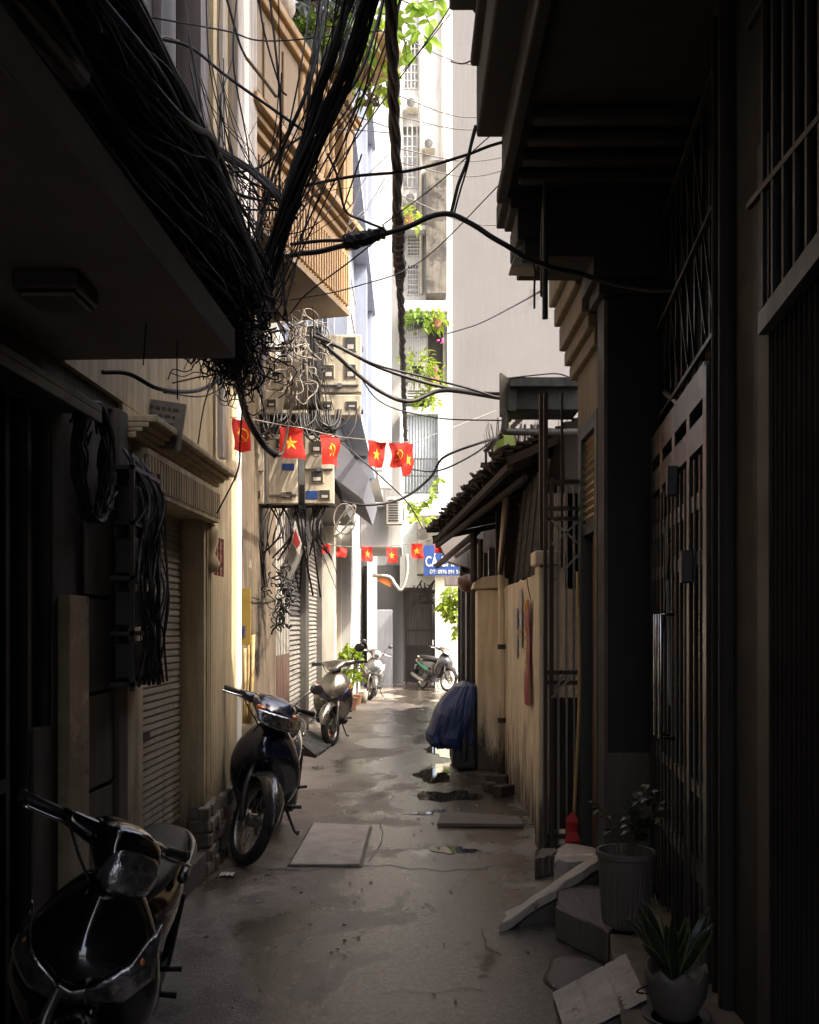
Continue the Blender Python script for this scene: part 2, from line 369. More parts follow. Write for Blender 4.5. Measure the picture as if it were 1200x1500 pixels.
    L.new(col, b.inputs['Base Color'])
    rg = mr(mid, .3, .7, .42, .7)
    r1 = N.new('ShaderNodeMix'); L.new(wetm, r1.inputs['Factor']); L.new(rg, r1.inputs['A']); r1.inputs['B'].default_value = .2
    r2 = N.new('ShaderNodeMix'); L.new(pudm, r2.inputs['Factor']); L.new(r1.outputs[0], r2.inputs['A']); r2.inputs['B'].default_value = .03
    L.new(r2.outputs[0], b.inputs['Roughness'])
    L.new(mth('MULTIPLY', wetm, mr(fine, .4, .6, .15, .75)), b.inputs['Coat Weight']); b.inputs['Coat IOR'].default_value = 1.45; b.inputs['Coat Roughness'].default_value = .17
    cb = N.new('ShaderNodeBump'); cb.inputs['Strength'].default_value = .3; cb.inputs['Distance'].default_value = .01; L.new(fine, cb.inputs['Height']); L.new(cb.outputs[0], b.inputs['Coat Normal'])
    h = mth('ADD', mth('MULTIPLY', mid, .8), mth('MULTIPLY', fine, .5)); h = mth('ADD', h, mth('MULTIPLY', agg, .18)); h = mth('SUBTRACT', h, mth('MULTIPLY', crk, .6))
    bp = N.new('ShaderNodeBump'); bp.inputs['Distance'].default_value = .012; L.new(h, bp.inputs['Height'])
    st = mth('SUBTRACT', .8, mth('MULTIPLY', pudm, .79)); st = mth('SUBTRACT', st, mth('MULTIPLY', mth('MULTIPLY', wetm, mth('SUBTRACT', 1, pudm)), .27)); L.new(st, bp.inputs['Strength'])
    L.new(bp.outputs[0], b.inputs['Normal'])
    return m
M['ground'] = ground_mat()
g = MB()
def gf(u, v):
    return V((-60+120*u, -30+130*v, 0))
g.grid(gf, 24, 26); struct(g.build('ground', 'ground', local=True), 'worn wet concrete paving of the alley')
M['water'] = mat('still_rain_water', (.03,.026,.02), .03, var=.2, bump=.02, bs=3, rvar=.01, spec=.8)
def blob(mb, cx, cy, rx, ry, z, n=64, sd_=0, amp=.5):
    pts = []
    for k in range(n):
        t = 2*math.pi*k/n; q = 1+amp*(noise.noise(V((math.cos(t)*1.3+sd_, math.sin(t)*1.3, sd_*.7)))*1.6 + .55*noise.noise(V((math.cos(t)*5, math.sin(t)*5+sd_, 2))))
        pts.append(V((cx+rx*q*math.cos(t), cy+ry*q*math.sin(t), z)))
    mb.add(pts, [tuple(range(n))]); return mb
for i, (a, b_, rx, ry) in enumerate([(640,1137,.20,.42),(655,1166,.24,.24),(652,1100,.22,.7),(664,1246,.13,.10),(612,1192,.16,.05)]):
    c = G(a, b_); mb = blob(MB(), c.x, c.y, rx, ry, .004, sd_=i*3.7)
    struct(mb.build('puddle', 'water'), 'still puddle on the alley paving')
# low cement patches and the expansion joint across the alley
def ribbon(name, pts, w_, m, z=.004, label=None):
    mb = MB(); L_ = []
    for i, p in enumerate(pts):
        d = (V(pts[min(i+1,len(pts)-1)]) - V(pts[max(0,i-1)])); d.normalize(); s_ = V((-d.y, d.x, 0)); ww = w_*(.5+.9*abs(noise.noise(V((p[0]*5, p[1]*5, 1)))+.4))
        L_ += [V((p[0],p[1],z)) + s_*ww/2, V((p[0],p[1],z)) - s_*ww/2]
    mb.add(L_, [(2*i, 2*i+1, 2*i+3, 2*i+2) for i in range(len(pts)-1)])
    return struct(mb.build(name, m), label)
jp = [G(280+i*17, 1272 - 4*math.sin(i*.5) + 2*math.sin(i*2.1)) for i in range(32)]
ribbon('paving_joint', jp, .012, 'dsteel', label='cracked joint running across the paving')
for pts in ([(705,1360),(712,1385),(735,1398)], [(560,1458),(590,1452),(640,1455),(680,1449),(706,1452)], [(690,1150),(740,1158),(770,1166)], [(540,1262),(560,1230),(556,1205)]):
    q = crom([G(*p) for p in pts], 6); q = [p + V((noise.noise(p*9)*.02, noise.noise(p*11)*.03, 0)) for p in q]
    ribbon('paving_crack', q, .006, 'dsteel', .0045, 'thin crack in the paving')
sl_ = [G(425,1269), G(527,1269), G(542,1212), G(460,1208)]
mb = MB(); mb.slab([p+V((0,0,.002)) for p in sl_], (0,0,.016)); tag(mb.build('drain_cover', 'concl', bevel=.004), 'pale worn concrete drain cover set in the paving beside the navy motorbike', 'drain cover')
dm = MB().add([p + V((dx,dy,.004)) for p,(dx,dy) in zip(sl_, ((-.02,-.025),(.02,-.025),(.02,.025),(-.02,.025)))], [(0,1,2,3)]); struct(dm.build('dirt_seam','dsteel'), 'dirty seam round the drain cover')
pc = [G(640,1212), G(768,1213), G(760,1202), G(648,1194)]
mb = MB().slab([p+V((0,0,.005)) for p in pc], (0,0,.03)); tag(mb.build('loose_board', 'conc', bevel=.004), 'flat broken board lying across the wet paving near the stained wall', 'board')

# ------------------------------------------------------------------ LEFT near house (wall runs slightly in towards the alley end)
LA = -math.atan(.039)
LH = thing('tan_townhouse', 'tan townhouse with ridged roller shutter under a fluted lintel, left of the alley', 'house', (-1.543, 0, 0), (0, 0, LA))
# local frame: x = out into the alley, y = along the wall
wall = MB(); holes(wall, 4.55, 7.0, 0, 2.655, -.3, 0, [(4.86, 6.08, -1, 2.27), (6.33, 6.62, 1.93, 2.19)])
holes(wall, 6.2, 7.0, 2.66, 3.9, -.3, .003, []); holes(wall, 6.2, 7.3, 3.9, 13, -.3, .03, [])
wall.build('wall', 'cream', LH, local=True)
fl = MB().box(-.3, .02, 4.86, 6.08, 0, .16); fl.build('threshold', 'conc', LH, local=True, bevel=.01)
sh = MB(); n = 52
for i in range(n):
    z0 = .16+i*(2.15/n); z1 = z0+2.15/n
    sh.add([(-.165,4.86,z0),(-.165,6.08,z0),(-.15,6.08,z0+.012),(-.15,4.86,z0+.012),(-.155,4.86,z1-.006),(-.155,6.08,z1-.006),(-.165,4.86,z1),(-.165,6.08,z1)], [(0,1,2,3),(3,2,5,4),(4,5,7,6)])
so_ = sh.build('roller_shutter', 'shutter', LH, local=True)
MB().box(-.15,-.138,5.3,5.42,.95,1.0).build('handle', 'dsteel', so_, local=True, bevel=.004)
lt = MB().box(0, .055, 4.7, 6.22, 2.285, 2.44).box(0,.075,4.7,6.24,2.44,2.47).box(-.001,.065,4.7,6.23,2.26,2.285)
for i in range(31): lt.box(.055, .078, 4.72+i*.0485, 4.742+i*.0485, 2.285, 2.44)
lt.build('fluted_lintel', 'cream', LH, local=True)
cn = MB()
for k, (ex, a, b) in enumerate([(.05,2.50,2.53),(.08,2.53,2.55),(.11,2.55,2.575),(.15,2.575,2.61)]): cn.box(0, ex, 4.6, 6.26+ex*.5, a, b)
cn.build('cornice', 'cream', LH, local=True, bevel=.006)
jm = MB()
for i in range(3): jm.box(0, .012, 6.12+i*.045, 6.145+i*.045, .5, 2.24)
jm.build('door_moulding', 'cream', LH, local=True, bevel=.003)
pk = MB().lathe([(.0,-.02),(.05,0),(.065,.05),(.03,.11),(.055,.2),(.06,.26),(.03,.3),(0,.31)], (.01,6.2,1.95), (0,0,1), 14); pk.build('plaster_scroll', 'cream', LH, local=True, smooth=True)
vb = MB().box(-.14,-.02,6.33,6.62,1.93,2.19); v0 = vb.build('vent_block', 'brick', LH, local=True)
vl = MB()
for i in range(3):
    for j in range(3):
        cy, cz = 6.378+i*.0965, 1.973+j*.0867
        for k in range(4):
            a = k*math.pi/2+.4; vl.tube([(-.012,cy,cz),(-.012,cy+.03*math.cos(a),cz+.03*math.sin(a)),(-.012,cy+.045*math.cos(a+.5),cz+.04*math.sin(a+.5))],.006,5)
for i in range(4): vl.box(-.02,.0,6.325+i*.0965,6.34+i*.0965,1.93,2.19); 
vl.build('lattice', mat('pale_red_lattice',(.42,.22,.17),.7), v0, local=True)
# rubble plinth
pl = MB(); random.seed(3)
for i in range(7):
    for j in range(5):
        y = 6.13+i*.125+random.uniform(-.02,.02)+(j%2)*.05; z = .045+j*.09
        pl.obox((.005+random.uniform(-.012,.012), y, z), (.07, random.uniform(.1,.15), random.uniform(.075,.1)), Matrix.Rotation(random.uniform(-.3,.3),3,'X') @ Matrix.Rotation(random.uniform(-.2,.2),3,'Z'))
for i in range(5): pl.obox((-.03, 6.1+.0*i, .045+i*.09), (.13,.06,.085), Matrix.Rotation(random.uniform(-.2,.2),3,'Y'))
pl.build('stone_plinth', 'stone', LH, local=True, bevel=.012)
ep = MB().box(-.3,.012,7.0,7.14,0,3.9); ep.build('end_pilaster', mat('sun_glare_white',(.82,.79,.72),.7,var=.05), LH, local=True, bevel=.004)  # wall end coloured near-white to carry the blown-out sun
ep = MB().box(0.0301,.07,6.3,6.38,2.7,13).box(.0301,.10,6.62,7.28,3.85,13); ep.build('corner_pilaster', 'pale', LH, local=True, bevel=.006)
MB().box(-.3,0,4.55,6.2,2.66,4.1).build('middle_wall','cream',LH,local=True)
up = MB(); holes(up, 5.0, 6.2, 4.1, 13, -.3, 0, [(5.45,6.0,4.6,6.2)]); up.box(.0,.05,5.0,5.2,4.1,13); up.build('upper_wall', 'mauve', LH, local=True)
MB().box(-.2,-.15,5.45,6.0,4.6,6.2).build('window', 'glass', LH, local=True)
lamp = MB().lathe([(.0,0),(.035,0),(.045,-.03),(.03,-.05),(0,-.05)], P(342,560,6.9), (0,0,1), 16); 
cam_ = thing('security_camera', 'small dark dome camera on the sunlit end of the tan wall', 'camera', P(342,566,6.85))
lamp.build('dome', 'glass', cam_, smooth=True); MB().tube([P(342,560,6.9), P(336,556,6.96)], .014).build('bracket', 'white2', cam_)

# neighbour: dark shop front, its low balcony slab overhead
LS = thing('dark_shopfront_house', 'dark shop house with glossy glass doors and a low balcony overhead, near left', 'house', (-1.543, 0, 0), (0, 0, LA))
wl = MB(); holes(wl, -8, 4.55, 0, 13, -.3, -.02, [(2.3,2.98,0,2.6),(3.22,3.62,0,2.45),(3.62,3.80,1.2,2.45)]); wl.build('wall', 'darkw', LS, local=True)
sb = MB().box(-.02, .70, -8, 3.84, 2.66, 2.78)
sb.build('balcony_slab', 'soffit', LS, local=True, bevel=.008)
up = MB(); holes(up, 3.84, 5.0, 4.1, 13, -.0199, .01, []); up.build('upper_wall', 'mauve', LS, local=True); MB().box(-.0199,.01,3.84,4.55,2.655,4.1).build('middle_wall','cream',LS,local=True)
each([MB().box(-.02,.03,3.0,3.2,0,1.75).box(-.02,.018,3.002,3.198,1.75,2.45), MB().box(-.02,.03,3.84,4.05,0,1.72)], 'tiled_pilaster', mat('tan_polished_tile',(.34,.27,.18),.3,var=.2,streak=.15,bump=.03), LS, local=True, bevel=.004)
dg = MB().box(-.09,-.07,2.3,2.98,0,2.6).box(-.09,-.07,3.22,3.62,0,2.45).box(-.09,-.07,3.62,3.80,1.2,2.45); gd = dg.build('glass_door', 'glass', LS, local=True)
fr = MB()
for a in (2.3,2.62,2.95,3.22,3.41,3.59,3.77): fr.box(-.07,-.03,a,a+.03,0,2.6 if a<3 else 2.45)
fr.box(-.07,-.03,2.33,2.62,1.0,1.05).box(-.07,-.03,3.25,3.41,1.0,1.05); fr.build('door_frame','dsteel',gd,local=True)
tr = MB().box(-.02,.14,2.2,3.9,2.46,2.49).box(.12,.14,2.2,3.9,2.42,2.46); tr.build('canopy','sheet',LS,local=True,bevel=.004)
pn = MB()
for i in range(5): pn.box(0.0001,.008,4.06+.0*i,4.52,.05+i*.42,.45+i*.42)
pn.box(-.0199,.03,4.42,4.54,0,2.6); pn.build('wall_panel','darkw',LS,local=True,bevel=.003)

cl = thing('ceiling_light', 'small boxy light fixed under the low balcony slab', 'lamp', P(86,420,2.95))
MB().box(-1.18,-.98,2.83,3.02,2.595,2.655).build('casing','dsteel',cl,bevel=.012); MB().box(-1.165,-.995,2.845,3.005,2.578,2.595).build('diffuser',mat('dusty_diffuser',(.12,.11,.095),.4),cl,bevel=.01)

# signboard, unreadable
sg = thing('hanging_signboard', 'dark unlit signboard tilting out from the wall above the fluted lintel', 'sign', P(228,620,5.0))
a, b, c, d = P(190,580,5.0), P(272,592,4.95), P(262,660,4.95), P(184,648,5.0)
MB().slab([a,b,c,d],(0,.03,0)).build('board', mat('faded_sign_board',(.16,.14,.12),.6,var=.3,vs=14), sg)
lm = MB()
for i in range(5):
    t = .16+i*.16; p = a.lerp(d,t)+V((0,-.003,0)); q = b.lerp(c,t)+V((0,-.003,0)); k = .1
    while k < .85:
        wd = random.uniform(.03,.12); lm.bar(p.lerp(q,k), p.lerp(q,min(.9,k+wd)), .004, .014); k += wd+.04
lm.build('lettering', mat('faded_lettering',(.05,.045,.04),.7), sg)

# meter shelf + cable coils on the dark wall
mc = thing('wall_meter_rack', 'black steel rack of meters and hanging cables on the dark wall left of the shutter', 'meter rack', (-1.32, 4.6, 1.2))
rk = MB()
for k, z in enumerate((1.32,1.55,1.8,2.05,2.3)): rk.box(-1.35,-1.24,4.3,4.78,z,z+.02)
for y in (4.3,4.76): rk.box(-1.26,-1.24,y,y+.02,1.3,2.35)
rk.build('rack','dsteel',mc)
mm = MB()
for k in range(4): mm.box(-1.35,-1.25,4.36,4.52,1.35+k*.24,1.52+k*.24).box(-1.35,-1.25,4.57,4.72,1.35+k*.24,1.52+k*.24)
mm.build('meter','bplas',mc,bevel=.01)
ww = MB()
for k in range(26):
    y = random.uniform(4.32,4.76); pts = [(-1.3,y,2.4)]
    for j in range(5): pts.append((-1.22+random.uniform(-.05,.03), y+random.uniform(-.1,.1), 2.2-j*.22))
    ww.tube(crom(pts,5), random.uniform(.003,.007), 5)
ww.build('cables','rubber',mc,smooth=True)

# ------------------------------------------------------------------ LEFT ochre house with balcony turned into the alley
th = math.atan(.268); LG = thing('ochre_balcony_house', 'ochre house whose ornate balustraded balcony turns out over the alley, upper left', 'house', (-.61, 9.7, 0), (0, 0, -th))
# local: y along (negative = nearer), x out (right); far corner at 0,0
zb = 4.73
b1 = MB().box(-1.2, 0, -2.6, 0, zb, zb+.06); b1.build('balcony_slab', 'gold', LG, local=True)
fr = MB().box(-1.2, -.03, -2.6, -.03, zb+.06, zb+.72)
for i in range(38): fr.box(-.03, 0, -2.56+i*.068, -2.525+i*.068, zb+.1, zb+.58)
for i in range(10): fr.box(-.06-i*.11, -.02-i*.11, -.03, 0, zb+.1, zb+.58)
fr.box(-1.2,.001,-2.6,.001,zb+.58,zb+.68); fr.build('fluted_frieze', 'goldl', LG, local=True)
cn = MB()
for ex, a, b in [(.05,.68,.74),(.10,.74,.79),(.16,.79,.86),(.13,.86,.90),(.04,.90,.98)]: cn.box(-1.2, ex, -2.62, ex, zb+a, zb+b)
cn.build('lower_cornice', 'goldl', LG, local=True, bevel=.01)
bl = MB()
prof = [(.045,0),(.045,.05),(.028,.08),(.05,.18),(.055,.26),(.03,.36),(.022,.44),(.035,.5),(.024,.55),(.045,.6),(.045,.66)]
for i in range(6): bl.lathe([(r*1.15,z*1.24) for r,z in prof], (-.06, -.36-i*.17, zb+.98), (0,0,1), 10)
bl.build('baluster_row', 'goldl', LG, local=True, smooth=True)
MB().box(-.16,.03,-2.62,-.26,zb+1.80,zb+1.88).box(-.20,.07,-2.62,-.27,zb+1.88,zb+1.96).build('handrail', 'goldl', LG, local=True, bevel=.015)
sp0 = MB().box(-.13,-.02,-2.6,-1.34,zb+.98,zb+1.80)
for i in range(3): sp0.box(-.02,.0,-2.52+i*.4,-2.2+i*.4,zb+1.08,zb+1.70)
sp0.build('parapet_panel','gold',LG,local=True,bevel=.012)
pr = MB().box(-.24,.03,-.26,.03,zb+.985,zb+1.86).box(-.2,.045,-.2,-.05,zb+1.08,zb+1.76)
for k in range(3): pr.box(-.26-.03*k,.05+.03*k,-.28-.03*k,.05+.03*k,zb+1.86+.05*k,zb+1.91+.05*k)
pr.build('corner_pier', 'goldl', LG, local=True, bevel=.012)
cp = MB().lathe([(.09,0),(.10,.06),(.15,.14),(.20,.22),(.15,.26),(.17,.30),(.13,.36)], (-.1,-.12,zb+2.0), (0,0,1), 20); cp.build('capital', 'goldl', LG, local=True, smooth=True)
dk = MB().lathe([(.02,0),(.22,.06),(.42,.17),(.47,.23),(.47,.27),(.40,.27),(.3,.2),(.02,.16)], (.10,-.12,zb+2.30), (0,0,1), 32); dk.build('stone_basin', 'goldl', LG, local=True, smooth=True)
bw = MB(); holes(bw, -2.6, 0, 0, 14, -1.5, -1.2, [(-2.0,-1.0,zb+1.2,zb+3.0),(-.8,-.2,zb+1.0,zb+3.0)]); bw.build('wall', 'gold', LG, local=True)
MB().box(-1.4,-1.35,-2.0,-1.0,zb+1.2,zb+3).box(-1.4,-1.35,-.8,-.2,zb+1.0,zb+3).build('window', 'glass', LG, local=True)
# lower brown party wall, seen under the meters
bwn = thing('bare_render_wall', 'old brown render wall with stencilled advert behind the navy motorbike', 'wall', (-1.6, 9.0, 0))
MB().box(-1.75,-1.5,7.3,10.75,0,4.6).build('wall','brown',bwn)
tx = text_mb('KHOAN CẮT\nBÊ TÔNG', .16, (-1.498, 8.95, 1.25), (0,1,0), (0,0,1), .001, 'LEFT'); 
tx.build('stencil', mat('faded_blue_stencil',(.05,.05,.055),.85,var=.3,chip=((.15,.11,.07),.5,30)), bwn)
st_ = MB().tube(crom([(-1.49,7.6,1.9),(-1.47,8.6,1.86),(-1.47,9.6,1.85),(-1.49,10.7,1.88)],8), .006, 5); st_.build('cord','leafd',bwn)
# yellow sheet and bamboo poles leaning in the gap
yl = thing('leaning_yellow_panel', 'narrow yellow plastic panel leaning in the gap beside the tan wall', 'panel', P(360,1030,8.2))
MB().pbox(353,862,367,945,8.3,8.33).build('panel','yelp',yl); 
t_ = text_mb('0988', .05, P(360,925,8.295), (0,0,1), (-1,0,0), .002); t_.build('lettering','bluep',yl)
for k,(a,b) in enumerate([((366,945),(360,1060)),((359,950),(358,1060)),((371,930),(366,1060))]):
    mb = MB().tube([P(*a,8.25), P(a[0]*.5+b[0]*.5+1,(a[1]+b[1])/2,8.2), P(*b,8.1)], .018, 8); tag(mb.build('bamboo_pole','bamboo',smooth=True), ['bamboo pole leaning below the yellow panel','bamboo pole nearest the white wall edge','bamboo pole leaning against the brown render wall'][k], 'pole')

# tiled column and shutters further on
sp_ = thing('shuttered_shop', 'shop with two tall grey roller shutters in steel rails, left beyond the navy motorbike', 'shop', (-1.6, 13.5, 0))
MB().box(-1.85,-1.5,10.75,11.9,1.25,5.0).build('tiled_pier', mat('white_mosaic_tile',(.40,.38,.34),.4,var=.2), sp_)
MB().box(-1.85,-1.495,10.75,11.9,0,1.25).build('tiled_base', mat('dark_red_tile',(.10,.05,.04),.4,var=.3), sp_)
gl = MB()
for i in range(8): gl.box(-1.5,-1.492,10.8+i*.14,10.81+i*.14,0,3)
gl.build('tile_joints','darkw',sp_)
for y0, y1 in ((11.95,13.9),(14.25,16.4)):
    sh = MB(); n = 44; H = 3.0
    for i in range(n):
        z0 = .22+i*(H/n); z1 = z0+H/n
        sh.add([(-1.62,y0,z0),(-1.62,y1,z0),(-1.585,y1,z0+.02),(-1.585,y0,z0+.02),(-1.60,y0,z1-.012),(-1.60,y1,z1-.012),(-1.62,y0,z1),(-1.62,y1,z1)], [(0,1,2,3),(3,2,5,4),(4,5,7,6)])
    sh.build('roller_shutter','shutter2',sp_)
rl = MB()
for y in (11.9,13.88,14.05,14.2,16.38): rl.box(-1.6,-1.5,y,y+.06,.0,3.25)
rl.box(-1.6,-1.52,11.9,16.45,.12,.22); rl.build('guide_rail','steel',sp_,bevel=.004)
MB().box(-1.85,-1.55,11.9,16.5,3.22,5.5).box(-1.85,-1.63,11.9,16.5,0,.12).box(-1.9,-1.66,11.9,16.5,0.12,3.22).build('wall','darkw',sp_)
ac_ = [(-1.55,11.9,3.3),(-.75,11.9,3.6)]

# ramp plates
rp = thing('corrugated_ramp', 'grey corrugated metal ramp at the first roller shutter, before the champagne scooter', 'ramp', G(450,1100))
q0, q1, q2, q3 = P(418,1110,11.6), P(468,1112,11.3), P(470,1098,12.1), P(432,1080,12.8)
mb = MB()
a, b, c, d = V((-1.55,12.0,.26)), V((-1.52,12.9,.26)), V((-1.02,12.45,.03)), V((-1.12,11.45,.03))
def rf(u, v):
    p = a.lerp(b,u).lerp(d.lerp(c,u), v); return p + V((0,0,.012*math.sin(u*40)))
mb.grid(rf, 60, 4); mb.build('plate','sheet',rp,solid=.006)
MB().slab([a+V((0,0,-.01)),d+V((0,0,-.02)),V((-1.12,11.45,0)),V((-1.55,12.0,0))],(0,.06,0)).build('side','rust',rp)

# pale blue house, upper storeys
LB = thing('pale_blue_house', 'pale blue house with barred windows beyond the ochre balcony', 'house', (-1.0, 15, 0))
w1 = MB(); holes(w1, 11.5, 18.5, 4.35, 22, -1.5, -.92, [(12.3,13.6,5.3,6.9),(14.6,15.8,5.3,6.9),(12.3,13.6,8.4,10),(14.6,15.8,8.4,10),(16.6,17.9,5.3,6.9),(16.6,17.9,8.4,10)])
holesx(w1, -1.5, -.9, 4.35, 22, 11.4, 11.5, [(-1.38,-1.0,4.62,5.0),(-1.4,-.98,5.1,5.9)])
w1.box(-.92,-.72,15.9,16.3,4.35,22).box(-.92,-.75,11.5,11.62,4.35,22).box(-.92,-.72,18.3,18.5,4.35,22)
for z in (4.4, 7.6, 10.8): w1.box(-.92,-.66,11.4,18.5,z,z+.14)
w1.build('wall','blue',LB)
for y0,y1,z0,z1 in [(12.3,13.6,5.3,6.9),(14.6,15.8,5.3,6.9),(12.3,13.6,8.4,10),(14.6,15.8,8.4,10),(16.6,17.9,5.3,6.9),(16.6,17.9,8.4,10)]:
    wi = MB().box(-1.25,-1.2,y0,y1,z0,z1).build('window','glass',LB)
    gb = MB()
    for k in range(6): gb.box(-.915,-.90,y0+(y1-y0)*k/5-.01,y0+(y1-y0)*k/5+.01,z0,z1)
    for k in range(4): gb.box(-.9,-.885,y0,y1,z0+(z1-z0)*k/3-.01,z0+(z1-z0)*k/3+.01)
    gb.build('window_grille','white',wi)
for z0,z1 in ((4.62,5.0),(5.1,5.9)):
    wi = MB().box(-1.4,-.98,11.52,11.55,z0,z1).build('window',mat('striped_curtain',(.33,.28,.24),.8,var=.3,vs=30),LB); gb = MB()
    for k in range(8): gb.box(-1.4+k*.06,-1.392+k*.06,11.37,11.38,z0,z1)
    for k in range(4): gb.box(-1.4,-.98,11.36,11.37,z0+(z1-z0)*k/3-.006,z0+(z1-z0)*k/3+.006)
    gb.build('window_grille','white',wi)
cnp = MB()      # hipped canopy under the blue storeys
cnp.slab([P(497,640,11.2),P(540,700,11.2),P(532,732,11.2),P(490,700,11.2)],(0,3.0,0)); cnp.build('canopy',mat('blue_grey_canopy_paint',(.16,.165,.19),.7),LB)
MB().box(-1.8,-.95,11.6,16.4,3.3,4.34).build('fascia','sheet',LB)

# white house with small balcony, then the end of the left side
LW = thing('white_corner_house', 'white house with red brown doors and a small balcony, far left before the gate', 'house', (-1.3, 20, 0))
w2 = MB(); holes(w2, 16.5, 25.5, 0, 5.0, -1.6, -1.3, [(17.0,18.2,0,3.0),(20.2,22.6,.1,3.2)]); w2.build('wall','white2',LW)
w3 = MB(); holes(w3, 18.5, 26.5, 5.0, 20, -1.6, -.72, [(19.2,20.4,6,8),(22,23.4,6,8),(19.2,20.4,9.5,11.5),(22,23.4,9.5,11.5),(24.4,25.6,6,8)]); w3.box(-.72,-.5,18.5,18.8,5,20).box(-.72,-.6,21,21.3,5,20).box(-.72,-.45,23.8,24.1,5,20); w3.build('upper_wall','white',LW)
for k,(y0,y1,z0,z1) in enumerate([(19.2,20.4,6,8),(22,23.4,6,8),(19.2,20.4,9.5,11.5),(22,23.4,9.5,11.5),(24.4,25.6,6,8)]): MB().box(-1.2,-1.1,y0,y1,z0,z1).build('window','glass',LW)
MB().box(-1.5,-1.42,17,18.2,0,3).build('side_door',mat('taupe_door_paint',(.20,.15,.12),.5),LW)
dw = MB().box(-1.45,-1.40,20.2,22.6,.1,3.2)
for k in range(4):
    for z0,z1 in ((.3,1.1),(1.25,2.2),(2.35,3.0)): dw.box(-1.40,-1.375,20.32+k*.58,20.32+k*.58+.38,z0,z1)
dw.build('double_door','wood',LW,bevel=.008)
each([MB().box(-1.3,-1.12,18.3,19.7,0,4.9), MB().box(-1.3,-1.2,22.7,23.1,0,4.9)],'pillar','white',LW,bevel=.01)
bb = MB().pbox(527,742,589,803,16.6,18.6).pbox(520,736,592,743,16.5,18.7); bb.build('balcony','white',LW,bevel=.02)
acu = thing('air_conditioner', 'white air conditioner unit hung on the small white balcony', 'air conditioner', P(576,766,16.4))
MB().pbox(566,728,590,768,16.3,16.5).build('case','white2',acu,bevel=.01); 
av = MB()
for k in range(9): av.pbox(569,732+k*3.7,584,733.6+k*3.7,16.29,16.298)
av.build('louvres','dsteel',acu)
# ------------------------------------------------------------------ end of the alley
ew = thing('curved_grey_wall', 'smooth grey curved wall turning the corner left of the black gate', 'wall', (-.4, 26, 0))
cw = MB(); cw.lathe([(.55,0),(.55,3.2)], (-.72,26.3,0), (0,0,1), 40); cw.box(-2.4,-1.3,25.5,26.5,0,6); cw.build('wall', mat('smooth_grey_plaster',(.10,.098,.098),.8), ew, smooth=False)
lw_ = thing('low_end_wall','short blue grey wall stub left of the curved grey wall','wall',P(565,1000,24.6)); MB().pbox(550,893,575,1012,24.6,25.0).build('wall',mat('blue_grey_wall_paint',(.24,.25,.27),.8,streak=.2),lw_,bevel=.02)
MB().pbox(538,780,552,1014,23.9,24.1).build('pillar','white',LW)
rb = thing('recess_house', 'shadowed grey house in the recess behind the black gate', 'house', (0, 28, 0))
MB().box(-2.4,.66,27.6,28,0,4.3).box(-.72,.0,26.9,27.6,2.6,4.3).build('wall','mauve',rb); 
gt = thing('spiked_gate', 'tall black steel gate with spiked top at the end of the alley', 'gate', (.35, 25.6, 0))
gx0, gx1, gz = P(594,0,25.6).x, P(638,0,25.6).x, P(0,882,25.6).z
fr = MB().box(gx0,gx0+.05,25.6,25.65,0,gz).box(gx1-.05,gx1,25.6,25.65,0,gz).box(gx0,gx1,25.59,25.64,gz-.05,gz+.03).box(gx0,gx1,25.59,25.64,1.42,1.48); fr.build('gate_frame','dsteel',gt)
MB().box(gx0,gx1,25.62,25.63,.05,1.05).build('gate_panel','dsteel',gt)
br = MB(); n = 11
for k in range(n+1):
    x = gx0+.03+(gx1-gx0-.06)*k/n; br.tube([(x,25.62,1.0),(x,25.62,gz+.06)],.012,6); 
    if k%2==0: br.lathe([(.02,0),(.03,.05),(.002,.17)],(x,25.62,gz+.05),(0,0,1),6)
br.build('gate_bars','dsteel',gt)
cwl = thing('cream_end_house', 'pale cream rendered house end with the blue shop sign, end of the alley', 'house', (1.0, 24.2, 0))
MB().box(P(638,0,24).x,2.6,24.0,24.4,0,P(0,842,24).z).box(P(622,0,24).x,2.6,23.95,24.4,P(0,842,24).z,P(0,836,24).z).build('wall', mat('pale_cream_paint',(.62,.61,.50),.75,var=.06,streak=.1), cwl)
MB().box(.2,2.6,24.45,26.9,2.9,4.4).build('upper_wall','stain',cwl)
MB().box(P(674,0,22).x,P(678,0,22).x,21.9,21.96,0,2.9).build('downpipe','bamboo',cwl)
# blue shop sign
ss = thing('blue_shop_sign', 'blue shop sign with bold white lettering above the cream end wall', 'sign', P(650,845,23.8))
a = P(621,843,23.8); b = P(690,799,23.8); MB().box(a.x,b.x,23.8,23.86,a.z,b.z).build('board','bluep',ss)
t1 = text_mb('CÁ CẢNH', .36, P(653,829.5,23.79), (1,0,0), (0,0,1), .01, sx=.62); t1.add(text_mb('ĐT: 0976 091 54', .15, P(657,841,23.79), (1,0,0), (0,0,1), .01, sx=.85).v, []) if 0 else None
t1.build('lettering','wpaint',ss)
text_mb('ĐT: 0976 091 54', .14, P(652,840.4,23.79), (1,0,0), (0,0,1), .01, sx=.80, bold=.004).build('phone_number','wpaint',ss)
text_mb('SHOP', .16, P(655,808.5,23.79), (1,0,0), (0,0,1), .01).build('heading','wpaint',ss)

